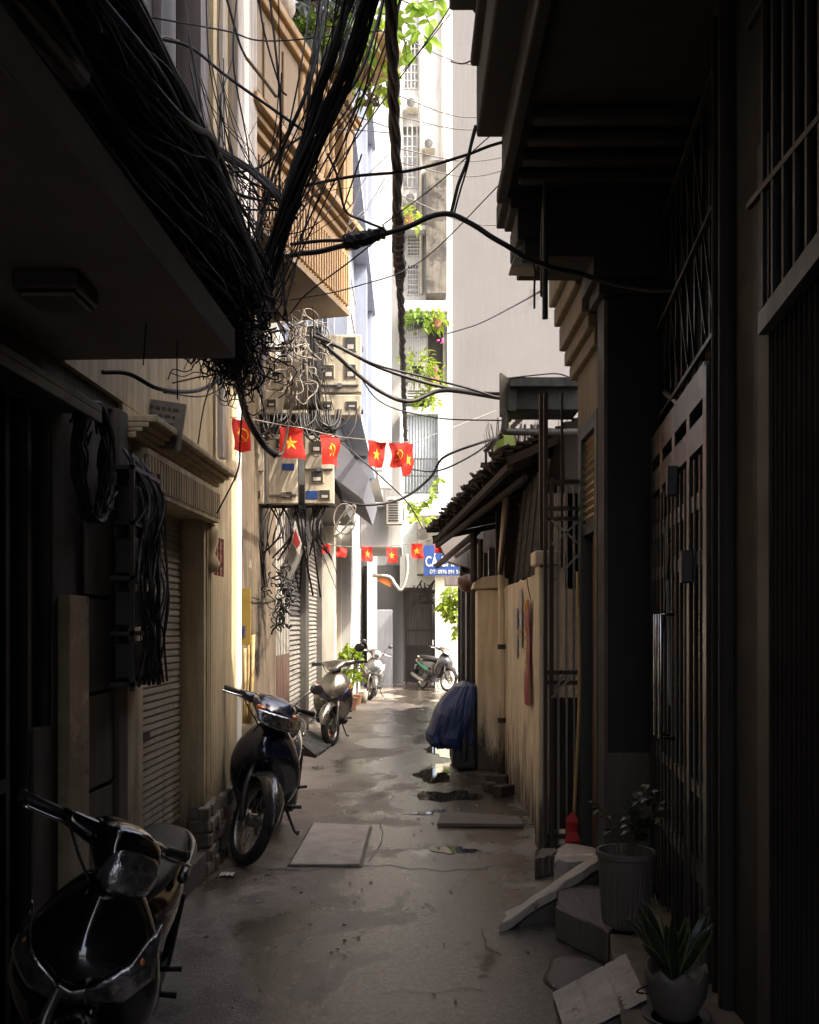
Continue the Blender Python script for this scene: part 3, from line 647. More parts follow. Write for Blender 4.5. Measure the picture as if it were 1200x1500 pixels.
GW = thing('tall_grey_house', 'tall blank grey beige house side filling the sky at the alley end', 'building', (3, 27, 0))
MB().box(P(652,0,27).x,7.5,27,32,0,24).build('wall','greyw',GW)
MB().box(P(650,0,26.9).x-.02,P(654,0,26.9).x,26.88,27,3,24).build('corner_trim','white2',GW)
wb = thing('white_tower_house', 'bright white house with planted balconies at the alley end', 'building', (0, 26.7, 0))
Yw = 26.7
def wr(px0, py0, px1, py1): a = P(px0,py1,Yw); b = P(px1,py0,Yw); return (a.x,b.x,a.z,b.z)
ops = [wr(592,60,613,130), wr(590,185,618,275), wr(597,300,612,330), wr(597,345,616,375), wr(597,388,613,432), wr(625,452,655,568)]
ww_ = MB(); holesx(ww_, -3, 1.2, 3, 26, Yw, Yw+.4, ops); ww_.build('wall','white',wb)
for k, o in enumerate(ops):
    wi = MB().box(o[0],o[1],Yw+.25,Yw+.3,o[2],o[3]).build('window',mat('glare_pale_window',(.42,.43,.43),.5,var=.2) if k<5 else 'void',wb); gb = MB()  # pale pane colour stands in for glare washing out the windows
    if k < 5:
        for j in range(7): z = o[2]+(o[3]-o[2])*j/6; gb.box(o[0],o[1],Yw-.02,Yw+.01,z-.015,z+.015)
        for j in range(5): x = o[0]+(o[1]-o[0])*j/4; gb.box(x-.015,x+.015,Yw-.03,Yw-.02,o[2],o[3])
        gb.build('window_grille','white',wi)
    else:
        gb.box(o[0],o[1],Yw+.1,Yw+.14,o[3]-.5,o[3]-.42); gb.build('curtain_rail','steel',wi)
stn = wr(624,250,653,440); MB().box(stn[0],stn[1],Yw-.6,Yw-.02,stn[2],stn[3]).build('stained_stair_block','stain',wb)
each([MB().pbox(592,440,656,456,Yw-1.0,Yw), MB().pbox(590,330,624,336,Yw-.5,Yw)],'balcony_slab','white',wb)
rl = MB()
for k in range(14): x0 = P(592+k*2.6,0,Yw-1).x; rl.box(x0,x0+.02,Yw-1.05,Yw-1.03,P(0,590,Yw).z,P(0,494,Yw).z)
for py in (494,530,560,590): rl.box(P(590,0,Yw-1).x,P(626,0,Yw-1).x,Yw-1.07,Yw-1.05,P(0,py,Yw-1).z-.02,P(0,py,Yw-1).z+.02)
rl.pbox(590,590,628,603,Yw-1.1,Yw); rl.build('planter_cage','steel',wb)
lv = MB()
for k in range(7): lv.pbox(597,572+k*4,628,573.5+k*4,Yw-1.12,Yw-1.1)
lv.build('louvres','dsteel',wb)
for i,(px,py) in enumerate(((604,150),(630,210),(603,290),(604,480))):
    ac = thing('air_conditioner',['air conditioner high on the tower below the top window','air conditioner on the stair side of the tower','air conditioner at mid height on the tower','air conditioner behind the planted balcony'][i],'air conditioner',P(px,py,Yw-.4)); MB().pbox(px-8,py-7,px+8,py+7,Yw-.4,Yw-.03).build('case','white2',ac,bevel=.02)
    fm = MB().lathe([(.12,0),(.12,.02),(.01,.03)],P(px-2,py,Yw-.4),(0,-1,0),18); fm.build('fan_grille','sheet',ac)
for i,px in enumerate((617,588,650)):
    tag(MB().tube([P(px,-20,Yw-.08),P(px,430,Yw-.08)],.05,8).build('drainpipe','white2',smooth=True),['pale drainpipe between the tower windows','pale drainpipe at the left edge of the tower','pale drainpipe down the right edge of the tower'][i],'pipe')
# corrugated panel house in front
cb = thing('corrugated_balcony_house', 'pale house with a tall blue grey corrugated screen behind bars, below the planted balconies', 'house', (0, 25.4, 0))
Y2 = 25.4
MB().pbox(586,722,651,860,Y2,Y2+.5).pbox(586,596,594,722,Y2,Y2+.5).pbox(642,596,651,722,Y2,Y2+.5).pbox(594,596,642,606,Y2,Y2+.5).build('wall',mat('pale_mint_paint',(.60,.64,.62),.7,streak=.1),cb)
def cf(u, v):
    a = P(594,606,Y2+.2); b = P(642,722,Y2+.2); return V((a.x+(b.x-a.x)*u, Y2+.2+.03*math.sin(u*2*math.pi*11), b.z+(a.z-b.z)*v))
MB().grid(cf, 110, 2).build('corrugated_screen', mat('blue_grey_screen',(.42,.46,.48),.5), cb, smooth=True)
gb = MB()
for k in range(12): gb.tube([P(594+k*4.35,722,Y2-.1), P(594+k*4.35,672,Y2-.1)], .012, 5)
for py in (722,697,672): gb.tube([P(592,py,Y2-.1),P(643,py,Y2-.1)], .018, 5)
gb.build('balcony_rail','dsteel',cb)

# ------------------------------------------------------------------ RIGHT side, near
RH = thing('dark_pillared_house', 'dark house with steel grille doors and deep overhanging storeys, near right', 'house', (1.3, 3, 0))
def rx(Y): return 1.2+.13*(Y-3.17)
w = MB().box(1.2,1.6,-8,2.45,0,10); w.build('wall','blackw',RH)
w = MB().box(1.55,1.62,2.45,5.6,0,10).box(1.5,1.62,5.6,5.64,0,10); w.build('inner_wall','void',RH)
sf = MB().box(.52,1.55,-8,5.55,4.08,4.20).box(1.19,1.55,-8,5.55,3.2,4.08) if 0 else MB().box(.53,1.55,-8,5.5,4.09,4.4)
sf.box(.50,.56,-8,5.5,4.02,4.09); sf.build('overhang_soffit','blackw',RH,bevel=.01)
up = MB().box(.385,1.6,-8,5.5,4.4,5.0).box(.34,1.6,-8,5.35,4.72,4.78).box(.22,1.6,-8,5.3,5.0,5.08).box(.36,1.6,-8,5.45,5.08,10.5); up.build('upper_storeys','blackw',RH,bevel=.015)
bm_ = MB().box(.62,1.6,5.5,5.9,3.82,4.0).box(.58,1.6,5.5,5.85,4.0,4.06).box(.54,1.6,5.5,5.95,4.06,4.2).box(.66,1.6,5.5,5.9,3.72,3.82); bm_.build('cornice','blackw',RH,bevel=.01)
mt = MB()
for k in range(4): mt.box(.6,1.45,4.6+k*.2,4.68+k*.2,4.04-k*.005,4.09)
mt.build('soffit_moulding','blackw',RH,bevel=.01)
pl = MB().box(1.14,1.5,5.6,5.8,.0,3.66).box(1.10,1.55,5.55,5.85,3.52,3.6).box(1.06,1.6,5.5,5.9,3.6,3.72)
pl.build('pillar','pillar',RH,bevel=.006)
MB().box(1.138,1.16,5.59,5.6,.85,3.5).build('pillar_edge','darkw',RH)
MB().box(1.135,1.47,5.585,5.6,.0,.85).build('tile_dado','darkw',RH)
# second pillar (nearer) with moulded shafts
p2 = MB().box(rx(3.3),1.6,3.27,3.85,0,4.09).box(rx(3.3)-.03,1.6,3.22,3.3,0,4.09); p2.lathe([(.035,0),(.035,4.0)],(1.205,3.62,0),(0,0,1),12); p2.lathe([(.02,0),(.02,4.0)],(1.215,3.78,0),(0,0,1),10)
p2.build('moulded_pillar','pillar',RH,bevel=.006)
MB().box(1.165,1.2,3.1,3.2,0,3.2).build('jamb',mat('dull_brown_jamb',(.07,.055,.045),.6),RH)
# glass and grille door, from (1.442,5.5) to (1.245,3.87)
D0, D1 = V((1.245,3.87,0)), V((1.442,5.5,0)); dd = (D1-D0); dn = V((-dd.y, dd.x, 0)).normalized()
def dp(t, z, o=0.0): p = D0+dd*t+dn*o; return V((p.x, p.y, z))
gdr = MB().slab([dp(0,.15),dp(1,.15),dp(1,2.6),dp(0,2.6)], -dn*.02).build('glass_door', mat('brown_door_glass',(.028,.025,.022),.12,var=.3,bump=0), RH)
f = MB()
for z, h in ((.55,.07),(.9,.05),(1.88,.06),(2.12,.07),(2.4,.12),(2.6,.14)): f.bar(dp(0,z,.035), dp(1,z,.035), .03, h)
for t in (0,.24,.5,.76,1): f.bar(dp(t,.1,.03), dp(t,2.65,.03), .04, .045, up=(0,1,0))
for k in range(13): f.bar(dp((k+.5)/13,.15,.055), dp((k+.5)/13,2.3,.055), .009, .009, up=(0,1,0))
f.bar(dp(.52,1.2,.06),dp(.6,2.1,.06),.012).bar(dp(.75,1.3,.06),dp(.52,2.0,.06),.012)
f.build('door_grille',mat('dull_grille_steel',(.15,.14,.13),.38,.8),gdr)
hd = MB()
for t in (.46,.56): hd.tube([dp(t,1.05,.05),dp(t,1.05,.12),dp(t,1.65,.12),dp(t,1.65,.05)],.012,8)
hd.build('pull_handle','chrome',gdr,smooth=True)
lk = MB()
for t,z in ((.40,2.28),(.15,1.85)): MB().obox(dp(t,z,.08),(.05,.06,.14),Matrix.Rotation(-.12,3,'Z')).build('lock_box','dsteel',gdr,bevel=.006)
sg_ = MB()
for k in range(10): sg_.bar(dp(k/9,2.75,-.01),dp(k/9,3.9,-.01),.014)
for k in range(7): sg_.bar(dp(k/7,2.75+.1*(k%2),.0),dp(min(1,k/7+.35),3.9,.0),.012)
for z in (2.78,3.3,3.85): sg_.bar(dp(0,z,.01),dp(1,z,.01),.02)
sg_.build('transom_grille','dsteel',RH)
st = MB().tube([P(975,575,5.2), P(1042,630,4.2)], .016, 8); st.build('awning_strut','steel',RH)
gk = MB()
def gfk(u, v): Y = 2.3+.85*u; return V((rx(Y)-.012+.012*math.sin(u*2*math.pi*16), Y, .08+2.47*v))
gk.grid(gfk, 128, 2); gk.build('corrugated_gate','dsteel',RH)
MB().bar((rx(2.3)-.03,2.3,2.58),(rx(3.12)-.03,3.12,2.58),.05,.07).build('gate_rail','sheet',RH)
v = MB()
for k in range(10): v.bar((rx(2.3)+.05,2.3+k*.085,2.62),(rx(2.3)+.05,2.3+k*.085,4.05),.015)
v.bar((rx(2.3)+.05,2.2,3.0),(rx(2.3)+.05,3.2,3.0),.02).bar((rx(2.3)+.05,2.2,3.6),(rx(2.3)+.05,3.2,3.6),.02); v.build('window_bars','dsteel',RH)
# plinth, steps
MB().slab([G(893,1367,.15),V((1.7,4.3,.15)),V((1.7,2.6,.15)),V((.66,2.8,.15))],(0,0,-.15)).build('plinth','darkw',RH,bevel=.008)

pole = MB().tube([(.745,5.25,4.1),(.745,5.25,3.28)],.016,8); pole.build('drainpipe','dsteel',RH)
wlmp = thing('wall_lantern', 'small frosted wall lamp hung under the right hand overhang', 'lamp', (.7,5.6,3.7))
MB().slab([P(748,390,5.6),P(788,391,5.6),P(796,352,5.6),P(764,350,5.6)],(0,.16,0)).build('shade',mat('dusty_lamp_plastic',(.40,.36,.29),.4,var=.3),wlmp,bevel=.01); MB().pbox(762,345,800,352,5.58,5.78).build('bracket','dsteel',wlmp)

# tan house R2
RT = thing('sunlit_tan_house', 'narrow tan house with dark green door frame and slatted shutter beside the iron gate', 'house', (1.3, 6.3, 0))
w = MB(); holes(w, 5.85, 6.75, 0, 4.0, 1.19, 1.5, [(5.95,6.6,0,2.95)]); w.build('wall','rtan',RT)
df = MB().box(1.165,1.26,5.95,6.04,0,2.95).box(1.165,1.26,6.5,6.6,0,2.95).box(1.165,1.26,6.04,6.5,2.85,2.95).box(1.18,1.26,6.04,6.5,2.2,2.28); df.build('door_frame','greenf',RT,bevel=.004)
ls = MB()
for k in range(11): ls.add([(1.21,6.04,2.29+k*.052),(1.21,6.5,2.29+k*.052),(1.185,6.5,2.31+k*.052),(1.185,6.04,2.31+k*.052),(1.21,6.5,2.335+k*.052),(1.21,6.04,2.335+k*.052)],[(0,1,2,3),(3,2,4,5)])
ls.build('slatted_shutter','goldl',RT); MB().box(1.24,1.26,6.04,6.5,0,2.2).build('door','wood',RT)
cb_ = MB()
for ex, a, b in [(.04,3.35,3.45),(.08,3.45,3.55),(.12,3.55,3.72),(.16,3.72,3.85),(.2,3.85,4.05)]: cb_.box(1.19-ex,1.5,5.95,6.9-ex*.5,a,b)
cb_.build('cornice','rtan',RT,bevel=.012)
ob = MB().tube(crom([P(822,486,6.9),P(838,484,6.9),P(846,498,6.9),P(846,516,6.9),P(836,528,6.9),P(846,548,6.9)],8),.018,8); ob.build('scroll_bracket','white2',RT,smooth=True)
MB().box(1.17,1.5,6.68,6.76,0,1.0).build('door_jamb','creamR',RT)

# added block out of view, there to shade the paving and left side
RB = thing('unseen_shade_block', 'unseen block added behind the low stained wall to shade the alley', 'building', (3, 9, 0))
MB().box(2.3,5,5.8,13.0,0,5.6).build('wall','creamR',RB)
MB().box(1.62,2.35,5.8,8.2,8.4,14).build('upper_storey','greyw',RB); MB().box(2.3,2.35,5.8,6.1,5.6,8.4).build('column','greyw',RB)  # unseen slab and its support, added to shade the ochre balcony
MB().box(1.09,2.3,8.0,8.2,0,2.7).build('passage_wall','brown',RB)

# low stained wall with end pillar
LWL = thing('stained_boundary_wall', 'cream boundary wall with damp black base and pillar ends, right of the alley', 'wall', (.95, 8.5, 0))
w = MB()
nn = 40
def wf(u, v): 
    Y = 6.95+3.55*u; return V((.985-.01*noise.noise(V((Y*2,v*5,0))), Y, v*(1.99+.02*noise.noise(V((Y*3,0,4))))))
w.grid(wf, 60, 24); w.box(.992,1.08,6.95,10.5,0,1.97); w.build('wall','creamR',LWL)
MB().box(.91,1.05,6.72,6.95,.0,2.02).box(.88,1.06,6.69,6.96,2.02,2.12).build('end_pillar','creamR',LWL,bevel=.012)
pp = MB().box(.745,1.05,10.5,10.85,0,1.98); pp.build('gate_pillar','creamR',LWL,bevel=.012)
cp = MB(); cp.loft([[V((.72+ .02*0, y, 0)) for y in ()]]) if 0 else cp.loft([[V((x,10.46,z)) for x,z in ((.70,2.0),(1.08,2.0),(1.08,2.10),(.95,2.14),(.80,2.12),(.72,2.07))],[V((x,10.9,z)) for x,z in ((.70,2.0),(1.08,2.0),(1.08,2.10),(.95,2.14),(.80,2.12),(.72,2.07))]]); cp.build('pillar_cap','creamR',LWL)
dp_ = thing('downpipe', 'cream plastic downpipe strapped to the boundary wall beside the gate pillar', 'pipe', (.93, 9.7, 0))
MB().tube([(.94,9.75,.05),(.94,9.75,1.2),(.935,9.75,2.2),(.99,9.8,2.9)],.035,12).build('pipe','creamR',dp_,smooth=True)
MB().tube([(.94,9.75,1.35),(.94,9.75,1.40)],.042,12).tube([(.94,9.75,.6),(.94,9.75,.65)],.042,12).build('clamp','rust',dp_)
# banner
bn = thing('red_wall_banner', 'tall narrow red cloth banner with gold characters hung on the stained wall', 'banner', (.95, 7.85, 1))
def bf(u, v): return V((.955-.006*math.sin(v*9)-.01*(1-v)*math.sin(u*3), 7.62+.27*u, .95+.85*v))
MB().grid(bf, 6, 24).build('cloth','banner',bn,solid=.004)
ch = MB()
for k, (s_, c_) in enumerate(zip((.2,.1,.1,.1,.12,.1,.1),'MỪNG XUÂN 10'.replace(' ',''))):
    ch.add(*(lambda t: (t.v, t.f))(text_mb(c_, s_, (.946,7.755,1.68-.105*k-(.06 if k else 0)), (0,-1,0),(0,0,1),.002)))
ch.build('lettering','yel',bn)
pr = MB().tube([(.955,7.55,1.8),(.93,7.5,1.9),(.95,7.75,2.0)],.004,5); pr.build('hook','rubber',bn)
for k,(y0,y1,z0,z1,mn,lb) in enumerate([(8.25,8.45,1.4,1.92,'paper','strip of printed stickers left of the red banner'),(8.62,8.8,1.55,1.75,'paper','small upper paper notice on the stained wall'),(8.62,8.78,1.3,1.52,'paper','small lower paper notice on the stained wall')]):
    if k == 0:
        s0 = thing('sticker_strip', lb, 'poster', (.97,8.35,1.4)); cols = ['yelp','paper','paper','paper','bluep','yelp','paper']
        for j in range(6): MB().box(.968,.972,y0,y1,z0+.086*j,z0+.086*j+.08).build('sticker',cols[::-1][j],s0)
    else: tag(MB().box(.968,.972,y0,y1,z0,z1).build('paper_notice',mn), lb, 'poster')

# iron gate facing the camera
IG = thing('iron_gate', 'tall brown iron gate with diagonal braces closing the side passage', 'gate', (1.08, 6.7, 0))
f = MB(); Yg = 6.62
def bz(px): return P(px,0,Yg).x
for px in (799,808,850): f.box(bz(px)-.012,bz(px)+.012,Yg-.02,Yg+.02,.03,P(0,575 if px==799 else 700,Yg).z)
for py in (985,1000,1225,1240,706,745,760): z = P(0,py,Yg).z; f.box(bz(799),bz(851),Yg-.018,Yg+.018,z-.014,z+.014)
f.build('gate_frame','rust',IG)
f = MB()
for px in (818,830,841): f.box(bz(px)-.007,bz(px)+.007,Yg-.01,Yg+.01,.05,P(0,712,Yg).z)
for a,b in (((808,798),(850,762)),((808,762),(850,798)),((808,1022),(838,990)),((812,1010),(826,990)),((812,850),(850,810))): f.bar(P(*a,Yg-.02),P(*b,Yg-.02),.014)
f.build('gate_bars',mat('bare_iron',(.22,.19,.15),.45,.4),IG)
f = MB(); f.grid(lambda u,v: V((bz(806)+(bz(850)-bz(806))*u, Yg+.015+.006*math.sin(u*50), P(0,1215,Yg).z+(P(0,1022,Yg).z-P(0,1215,Yg).z)*v)), 60, 2); f.build('gate_panel','rust',IG)
MB().box(.93,1.19,6.2,7.2,.0,.03).build('gate_sill','concl',IG)
f = MB()                        # upright posts above and box
f.box(bz(796)-.01,bz(806),Yg+.1,Yg+.16,2.0,P(0,572,Yg).z).box(bz(827)-.008,bz(827)+.008,Yg+.1,Yg+.12,2.0,P(0,570,Yg).z).build('tall_post','rust',IG)
bx = thing('metal_cabinet', 'long dark metal water tank box on brackets above the iron gate', 'cabinet', (1.1, 7.6, 3.5))
MB().pbox(747,552,850,566,7.8,8.3).pbox(756,566,850,600,7.9,8.3).pbox(744,566,757,602,7.85,8.3).build('case',mat('dark_green_grey_metal',(.035,.04,.037),.5,.3,var=.3,streak=.4),bx,bevel=.006)
MB().tube(crom([P(744,554,7.8),P(790,549,7.8),P(820,548,7.8),P(850,560,7.7)],6),.006,5).build('cable','rubber',bx)
bk = thing('cement_post', 'short ragged cement post with drain elbow at the left end of the metal cabinet', 'post', P(741,640,7.9))
MB().slab([P(733,545,7.9),P(748,556,7.9),P(748,608,7.9),P(733,608,7.9)],(0,.08,0)).build('post','stain',bk); MB().tube(crom([P(741,600,7.92),P(740,625,7.92),P(743,632,7.92),P(800,633,7.92),P(850,633,7.92)],5),.03,10).build('pipe','sheet',bk,smooth=True)
# balcony railing behind
rg = thing('iron_balcony_rail', 'rusty balcony rail packed with dry twigs above the tiled lean-to roof', 'railing', (1.1, 9, 3.1))
f = MB()
for i in range(10):
    px = 712+i*9.5; top = 658-i*5.6 if i < 6 else 622; f.bar(P(px,690-i*1.5,9.0), P(px,top,9.0), .022)
f.bar(P(710,662,9),P(765,612,9),.04).bar(P(765,612,9),P(850,600,9),.03).bar(P(712,690,9),P(850,672,9),.02); f.build('rail','rust',rg)
tw = MB()
for i in range(150):
    a = P(random.uniform(715,850),random.uniform(650,690),9.1+random.uniform(0,.3)); tw.tube([a, a+V((random.uniform(-.06,.06),0,random.uniform(.1,.3)))],random.uniform(.003,.007),4)
tw.build('twigs','stem',rg)
gc = MB().lathe([(.13,0),(.09,.12),(.02,.33),(.0,.34)], P(741,668,8.7), (0,0,1), 12); tag(gc.build('green_cone_hat', mat('lime_green_plastic',(.13,.20,.02),.5), smooth=False), 'lime green pointed plastic cone among the dark roof tiles', 'cone')
# lean-to roof
rf_ = thing('tiled_lean_to', 'dark clay tiled lean-to roof with ragged eave above the stained wall', 'roof', (.9, 9.5, 2.0))
A, B, C_, D_ = P(737,668,8.2), P(630,783,12.2), V((1.55,12.6,3.05)), V((1.5,8.1,3.35))
tl = MB(); random.seed(11); rows, cols = 9, 34
for i in range(cols):
    for j in range(rows):
        u = i/cols; v = j/rows
        e0 = A.lerp(B,u); e1 = A.lerp(B,(i+1)/cols); t0 = D_.lerp(C_,u); t1 = D_.lerp(C_,(i+1)/cols)
        p0 = e0.lerp(t0,v-.03); p1 = e1.lerp(t1,v-.03); p2 = e1.lerp(t1,v+1.12/rows); p3 = e0.lerp(t0,v+1.12/rows)
        j_ = V((random.uniform(-.02,.02),random.uniform(-.02,.02),random.uniform(-.015,.02))); lift = V((0,0,.035))
        tl.slab([p0+lift+j_,p1+lift+j_*.5,p2-lift*.2,p3-lift*.2],(0,0,.022))
        m0 = (p0+p1)/2+lift+j_+V((0,0,.02)); m1 = (p2+p3)/2; tl.bar(m0, m1, .05, .035)
tl.build('tiles','tile',rf_)
tt = MB()
for i in range(90):
    u = i/90; e = A.lerp(B,u)+V((0,0,.03)); tt.obox(e+V((random.uniform(-.04,.03),0,random.uniform(-.02,.05))), (random.uniform(.05,.12),.07,random.uniform(.015,.03)), Matrix.Rotation(random.uniform(-.7,.9),3,'Y') @ Matrix.Rotation(random.uniform(-.5,.5),3,'Z'))
tt.build('broken_eave_tiles','tile',rf_)
bmn = MB()
for i in range(9): u = i/8; bmn.bar(A.lerp(B,u)+V((.04,0,-.05)), D_.lerp(C_,u)+V((0,0,-.07)), .05,.07)
bmn.bar(A+V((.06,0,-.09)),B+V((.06,0,-.09)),.05,.06).bar(P(770,700,8.4),P(640,800,12),.04,.05); bmn.build('rafters','tile',rf_)
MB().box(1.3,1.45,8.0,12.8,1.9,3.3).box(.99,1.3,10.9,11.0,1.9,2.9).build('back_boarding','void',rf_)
bd = MB()
for k in range(44): z = 2.02+k*.02; bd.bar((1.0+k*.002,7.4,z),(1.02+k*.002,9.3,z+.005*math.sin(k)),.012,.014)
for k in range(5): bd.bar((.99,7.5+k*.42,2.0),(1.08,7.5+k*.42,2.9),.006,.01)
bd.build('bamboo_blind','tile',rf_)
each([MB().tube([P(733,842,9.4),P(745,740,9.4)],.022,8),MB().tube([P(704,850,10.8),P(704,790,10.8)],.03,8),MB().tube([P(694,1010,11.2),P(694,780,11.2)],.04,8)],'prop','rust',rf_)
bmb = MB()
bmb.tube([P(640,829,14.6), P(700,778,12.4)],.045,9).tube([P(668,815,14.4), P(700,792,12.4)],.03,9); tag(bmb.build('bamboo_boom','rust',smooth=True),'brown bamboo boom slanting down under the lean-to eave','pole')
lan = MB().lathe([(.02,0),(.10,.03),(.15,.1),(.15,.16),(.10,.23),(.02,.26)],P(686,868,13.4),(0,0,1),20); lo = thing('round_lantern','round dark red lantern hanging by the gate pillar','lantern',P(686,868,13.4)); lan.build('body','wood',lo,smooth=True); MB().tube([P(686,842,13.4),P(686,812,13.4)],.006,5).build('cord','rubber',lo)
ln = thing('grey_canvas_awning', 'small grey awning box below the tiled eave near the blue sign', 'awning', P(665,815,15))
MB().slab([P(645,785,15),P(690,780,15),P(690,832,15),P(657,822,15),P(645,800,15)],(0,.5,0)).build('cover',mat('grey_canvas',(.20,.18,.165),.8),ln)

# dark shop front on the right beyond the gate pillar
RD = thing('dark_shop_right', 'dark timber and steel shop front on the right beyond the tarpaulin covered motorbike', 'shop', (1.1, 15, 0))
MB().box(1.0,1.5,11.0,13.0,0,2.4).box(1.0,1.5,13.0,18.5,0,3.0).build('wall','darkw',RD)
for y in (11.2,12.0,12.9,14.2,15.6,17.2,18.3): MB().box(.93,1.0,y,y+.12,0,2.5).build('post','dsteel',RD)
MB().box(.96,.995,13.1,13.35,0,2.2).build('red_panel',mat('dark_red_paint',(.16,.02,.015),.5),RD)
MB().pbox(653,845,690,857,19,19.6).build('beam','mauve',RD)
ct = thing('glass_cabinet', 'small dark framed glass cabinet under the lean-to by the blue sign', 'cabinet', P(682,845,15.2))
MB().pbox(674,812,700,845,15.2,15.5).build('case','sheet',ct,bevel=.01); MB().pbox(677,816,696,838,15.18,15.2).build('pane','glass',ct)
# ------------------------------------------------------------------ steps, slabs, pots
def rough_slab(pts, thick, mname, name, label, cat, seed, th=(0,0,-1)):
    mb = MB(); top = []
    n = len(pts); rnd = random.Random(seed)
    for i in range(n):
        a, b = V(pts[i]), V(pts[(i+1)%n])
        for k in range(8): p = a.lerp(b, k/8); top.append(p + V((rnd.uniform(-.011,.011), rnd.uniform(-.016,.016), rnd.uniform(-.005,.005))))
    mb.slab(top, V(th)*thick); return tag(mb.build(name, mname, bevel=.005), label, cat)
# tread of the middle step
rough_slab([G(816,1330,.16),G(893,1366,.16),(1.25,5.1,.16),G(880,1296,.16),G(818,1300,.16)], .155, 'conc', 'step', 'low broken concrete step between the slanted plank and the ribbed pot', 'step', 1)
rough_slab([G(812,1262,.19),G(882,1262,.19),(1.2,6.0,.19),(1.0,6.15,.19),(.93,6.0,.19)], .18, 'concl', 'doorstep', 'pale doorstep in front of the iron gate behind the slanted plank', 'step', 2)
rough_slab([V((.47,4.98,.03)),V((1.10,5.35,.30)),V((1.16,5.62,.30)),V((.53,5.22,.03))], .05, 'concl', 'slanted_plank', 'long weathered concrete plank leaning from paving up to the doorstep', 'slab', 3)
MBk = MB().slab([V((.58,5.05,.0)),V((1.12,5.4,.0)),V((1.12,5.4,.23)),V((.6,5.06,.03))],(0,.15,0)); tag(MBk.build('support_rubble','conc'),'dark rubble wedge propping the slanted concrete plank','rubble')
rough_slab([G(784,1258,.13),G(812,1252,.13),G(816,1241,.13),G(786,1244,.13)], .125, 'conc', 'paving_block', 'small square concrete block at the foot of the iron gate', 'block', 4)
# ribbed ramp (hand cut grooves)
RM = thing('ribbed_ramp', 'ribbed cement ramp with cross grooves beside the scalloped pot, bottom right', 'ramp', (.65,3.6,0))
a,b,c,d = V((.585,3.55,.055)), V((.60,4.02,.05)), V((.93,4.12,.182)), V((.90,3.62,.182))
def rmf(u, v):
    p = a.lerp(b,u).lerp(d.lerp(c,u), v); return p + V((0,0,.007*abs(math.sin(u*math.pi*12))*(1 if abs(math.sin(v*40+math.floor(u*12)*1.3))>.18 else .2) + .003*noise.noise(p*30) - (.006 if abs(v-.35)<.02 or abs(v-.7)<.02 else 0)))
mb = MB().grid(rmf, 110, 40); mb.build('ribbed_top','concl',RM)
MB().slab([a+V((.006,.01,-.018)),d+V((0,.01,-.018)),d+V((0,.01,-.18)),a+V((.006,.01,-.054))],(.015,.46,-.001)).build('base','conc',RM)
lump = MB(); 
lump.loft([[V((.78+q*.17*math.cos(t)*(1+.3*noise.noise(V((math.cos(t),math.sin(t),q)))), 4.35+q*.26*math.sin(t)*(1+.3*noise.noise(V((math.cos(t)*2,math.sin(t)*2,5)))), .001+(1-q)*.05)) for t in [2*math.pi*k/30 for k in range(30)]] for q in (1,.8,.4,.05)])
tag(lump.build('cement_lump','conc',smooth=True),'flat hardened cement lump spilled on the paving before the steps','cement')
for i,(px,py,s_) in enumerate([(718,1158,.10),(728,1150,.13),(738,1165,.12)]):
    c0 = G(px,py); mb = MB().obox(c0+V((0,0,s_*.4)),(s_,s_*1.6,s_*.8),Matrix.Rotation(.3+i,3,'Z')); tag(mb.build('brick','rust',bevel=.01),['dark brick nearest the alley by the downpipe foot','dark brick standing against the wall by the downpipe','dark brick closest to the camera by the downpipe'][i],'brick')
pap = MB(); random.seed(5); c0 = G(333,1284)
def pf(u,v): q = V((u*3,v*3,1)); return c0+V(((u-.5)*.085,(v-.5)*.07,.012+.02*abs(noise.noise(q*1.7))))
pap.grid(pf,10,10); tag(pap.build('paper_scrap',mat('crumpled_white_tissue',(.6,.58,.55),.8)),'crumpled white tissue on the paving by the rubble plinth','litter')
for i in range(120):
    x = random.uniform(-1.15,.9); y = random.uniform(3.8,11); s_ = random.uniform(.004,.016); mb = MB(); pts=[V((x+s_*math.cos(t)*random.uniform(.5,1),y+s_*1.2*math.sin(t)*random.uniform(.5,1),.004)) for t in [k*math.pi*2/7 for k in range(7)]]
    mb.slab(pts,(0,0,.004)); o_ = mb.build('pebble_chip',['conc','concl','stem','leafd'][i%4]); tag(o_,'small chip of grit or leaf on the paving','grit','grit scattered on the paving')
yl_ = MB().slab([G(655,1240)+V((0,0,.006)),G(668,1243)+V((0,0,.006)),G(664,1250)+V((0,0,.006))],(0,0,.002)); tag(yl_.build('leaf_reflection','leafy'),'yellow green patch painted as leaves reflected in the puddle','leaf')  # green sheet added to imitate leaves mirrored in the puddle

def leafblade(mb, base, d, L, W, up, droop=.3, seg=3):
    base = V(base); d = V(d).normalized(); s_ = d.cross(V(up)); s_ = s_.normalized() if s_.length > 1e-3 else d.orthogonal().normalized(); u = s_.cross(d).normalized()
    ws = {2:[0,1,0],3:[.15,1,.8,0],4:[.2,.8,1,.7,0]}[seg]; pts = []
    for i in range(seg+1):
        t = i/seg; c = base + d*L*t - V((0,0,1))*droop*L*t*t
        pts += [c + s_*W/2*ws[i] + u*W*.12*ws[i], c, c - s_*W/2*ws[i] + u*W*.12*ws[i]]
    fs = []
    for i in range(seg):
        k = 3*i; fs += [(k,k+1,k+4,k+3),(k+1,k+2,k+5,k+4)]
    mb.add(pts, fs)
def rdir(zmin=-.4): 
    while True:
        v = V((random.uniform(-1,1),random.uniform(-1,1),random.uniform(zmin,1)))
        if .1 < v.length < 1: return v.normalized()
